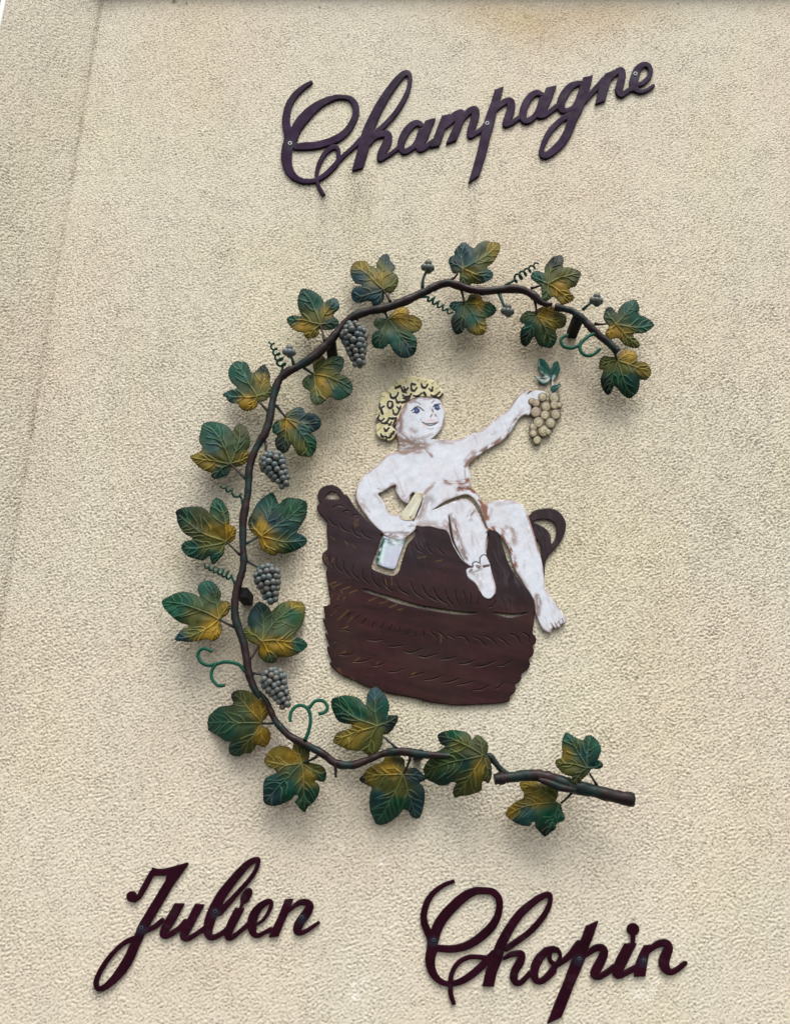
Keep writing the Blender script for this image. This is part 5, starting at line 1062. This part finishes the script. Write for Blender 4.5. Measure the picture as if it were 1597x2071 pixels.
# tendrils
TG = (0.010, 0.055, 0.038)
def coil(start, a, b, turns, r0, r1, wire, col=TG, d=0.092, ph=0.0, wob=0.0):
    A = W(a[0], a[1], d); Bq = W(b[0], b[1], d); k = float(mpp(a[0], a[1], d))
    ax = Bq - A; L = np.linalg.norm(ax); axn = ax / L
    e1 = np.cross(axn, [0, 1, 0]); e1 /= np.linalg.norm(e1); e2 = np.cross(axn, e1)
    n = int(turns * 16) + 1; t = np.linspace(0, 1, n)
    R = (r0 + (r1 - r0) * t) * k * np.clip(t * turns * 3, 0.0, 1)
    f = 2 * math.pi * turns * t + ph + wob * np.sin(t * 9)
    tilt = 0.12 * R                                       # loops lean a little, so they read as a spring from below
    P = A + np.outer(t, ax) + e1 * (R * np.cos(f))[:, None] + e2 * (R * np.sin(f))[:, None] + axn * (tilt * np.sin(f))[:, None]
    S0 = W(start[0], start[1], SD)
    P = np.vstack([S0, (S0 + A) / 2 + (A - S0) * 0.1, P])
    tube('tendril', P, np.concatenate([[wire * 1.6 * k, wire * 1.15 * k], np.linspace(wire, wire * 0.75, n) * k]), M_LEAF, vine, col, 8)
coil((568, 757), (572, 743), (547.5, 690), 5.0, 8.5, 4.0, 2.3, (0.010, 0.058, 0.046), ph=0.4)
coil((848, 600), (866, 600), (914, 635), 5.0, 7.5, 3.5, 2.3, (0.010, 0.058, 0.046), ph=1.2)
coil((1021, 578), (1040, 566), (1086, 534), 5.0, 8.0, 4.0, 2.3, (0.010, 0.058, 0.046), ph=2.2)
coil((492, 1024), (488, 1006), (448, 981), 3.0, 6.5, 4.5, 2.3, (0.008, 0.055, 0.034), ph=0.3, wob=0.9)
coil((477, 1185), (468, 1166), (414, 1144), 6.0, 8.0, 4.0, 2.3, (0.010, 0.060, 0.044), ph=2.6)

def hook(c, trunk, a, b, col=(0.009, 0.075, 0.045), wpx=7.4):
    t = Z(c, trunk); dA = 0.094
    o = px_tube('tendril', [(x, y, wpx + 1.2 if i == 0 else wpx) for i, (x, y) in enumerate(t)], 0, M_LEAF, vine, col, 10, 0.03, 6, dd=[SD, dA, dA])
    for br in (a, b):
        q = Z(c, br); px_tube('tip', [(x, y, wpx - 0.6 * i / len(q)) for i, (x, y) in enumerate(q)], 0, M_LEAF, o, col, 10, 0.03, 6, dd=[dA, dA, dA + 0.004])
hook(c3, [(905,893),(830,922),(765,975),(728,1020)], [(728,1020),(650,1050),(570,1035),(537,990),(552,942),(610,915)], [(745,985),(732,1040),(748,1092),(800,1128),(870,1118),(945,1055)])
hook(c7, [(898,1255),(850,1192),(790,1166),(700,1156),(620,1176)], [(620,1176),(540,1190),(470,1160),(437,1100),(452,1046),(505,1025),(575,1055)], [(612,1178),(573,1240),(571,1310),(610,1370),(650,1390),(700,1385)])
hook(c8, [(1208,885),(1240,810),(1265,700),(1260,610),(1245,560)], [(1258,600),(1230,545),(1170,515),(1110,527),(1062,580),(1046,640),(1050,692)], [(1248,550),(1300,482),(1360,460),(1420,482),(1448,540),(1420,588),(1350,610)])

# black brackets that carry the stem off the wall
for u, v, wpx in ((1170, 640, 19), (488, 1198, 22), (668, 690, 20), (846, 1526, 19)):
    p = W(u, v, SD); h = 0.5 * wpx * float(mpp(u, v, SD))
    box_obj('bracket', (p[0] - h, -SD + 0.002, p[2] - h), (p[0] + h, 0.004, p[2] + h), M_BLACK, vine, 0.0015)
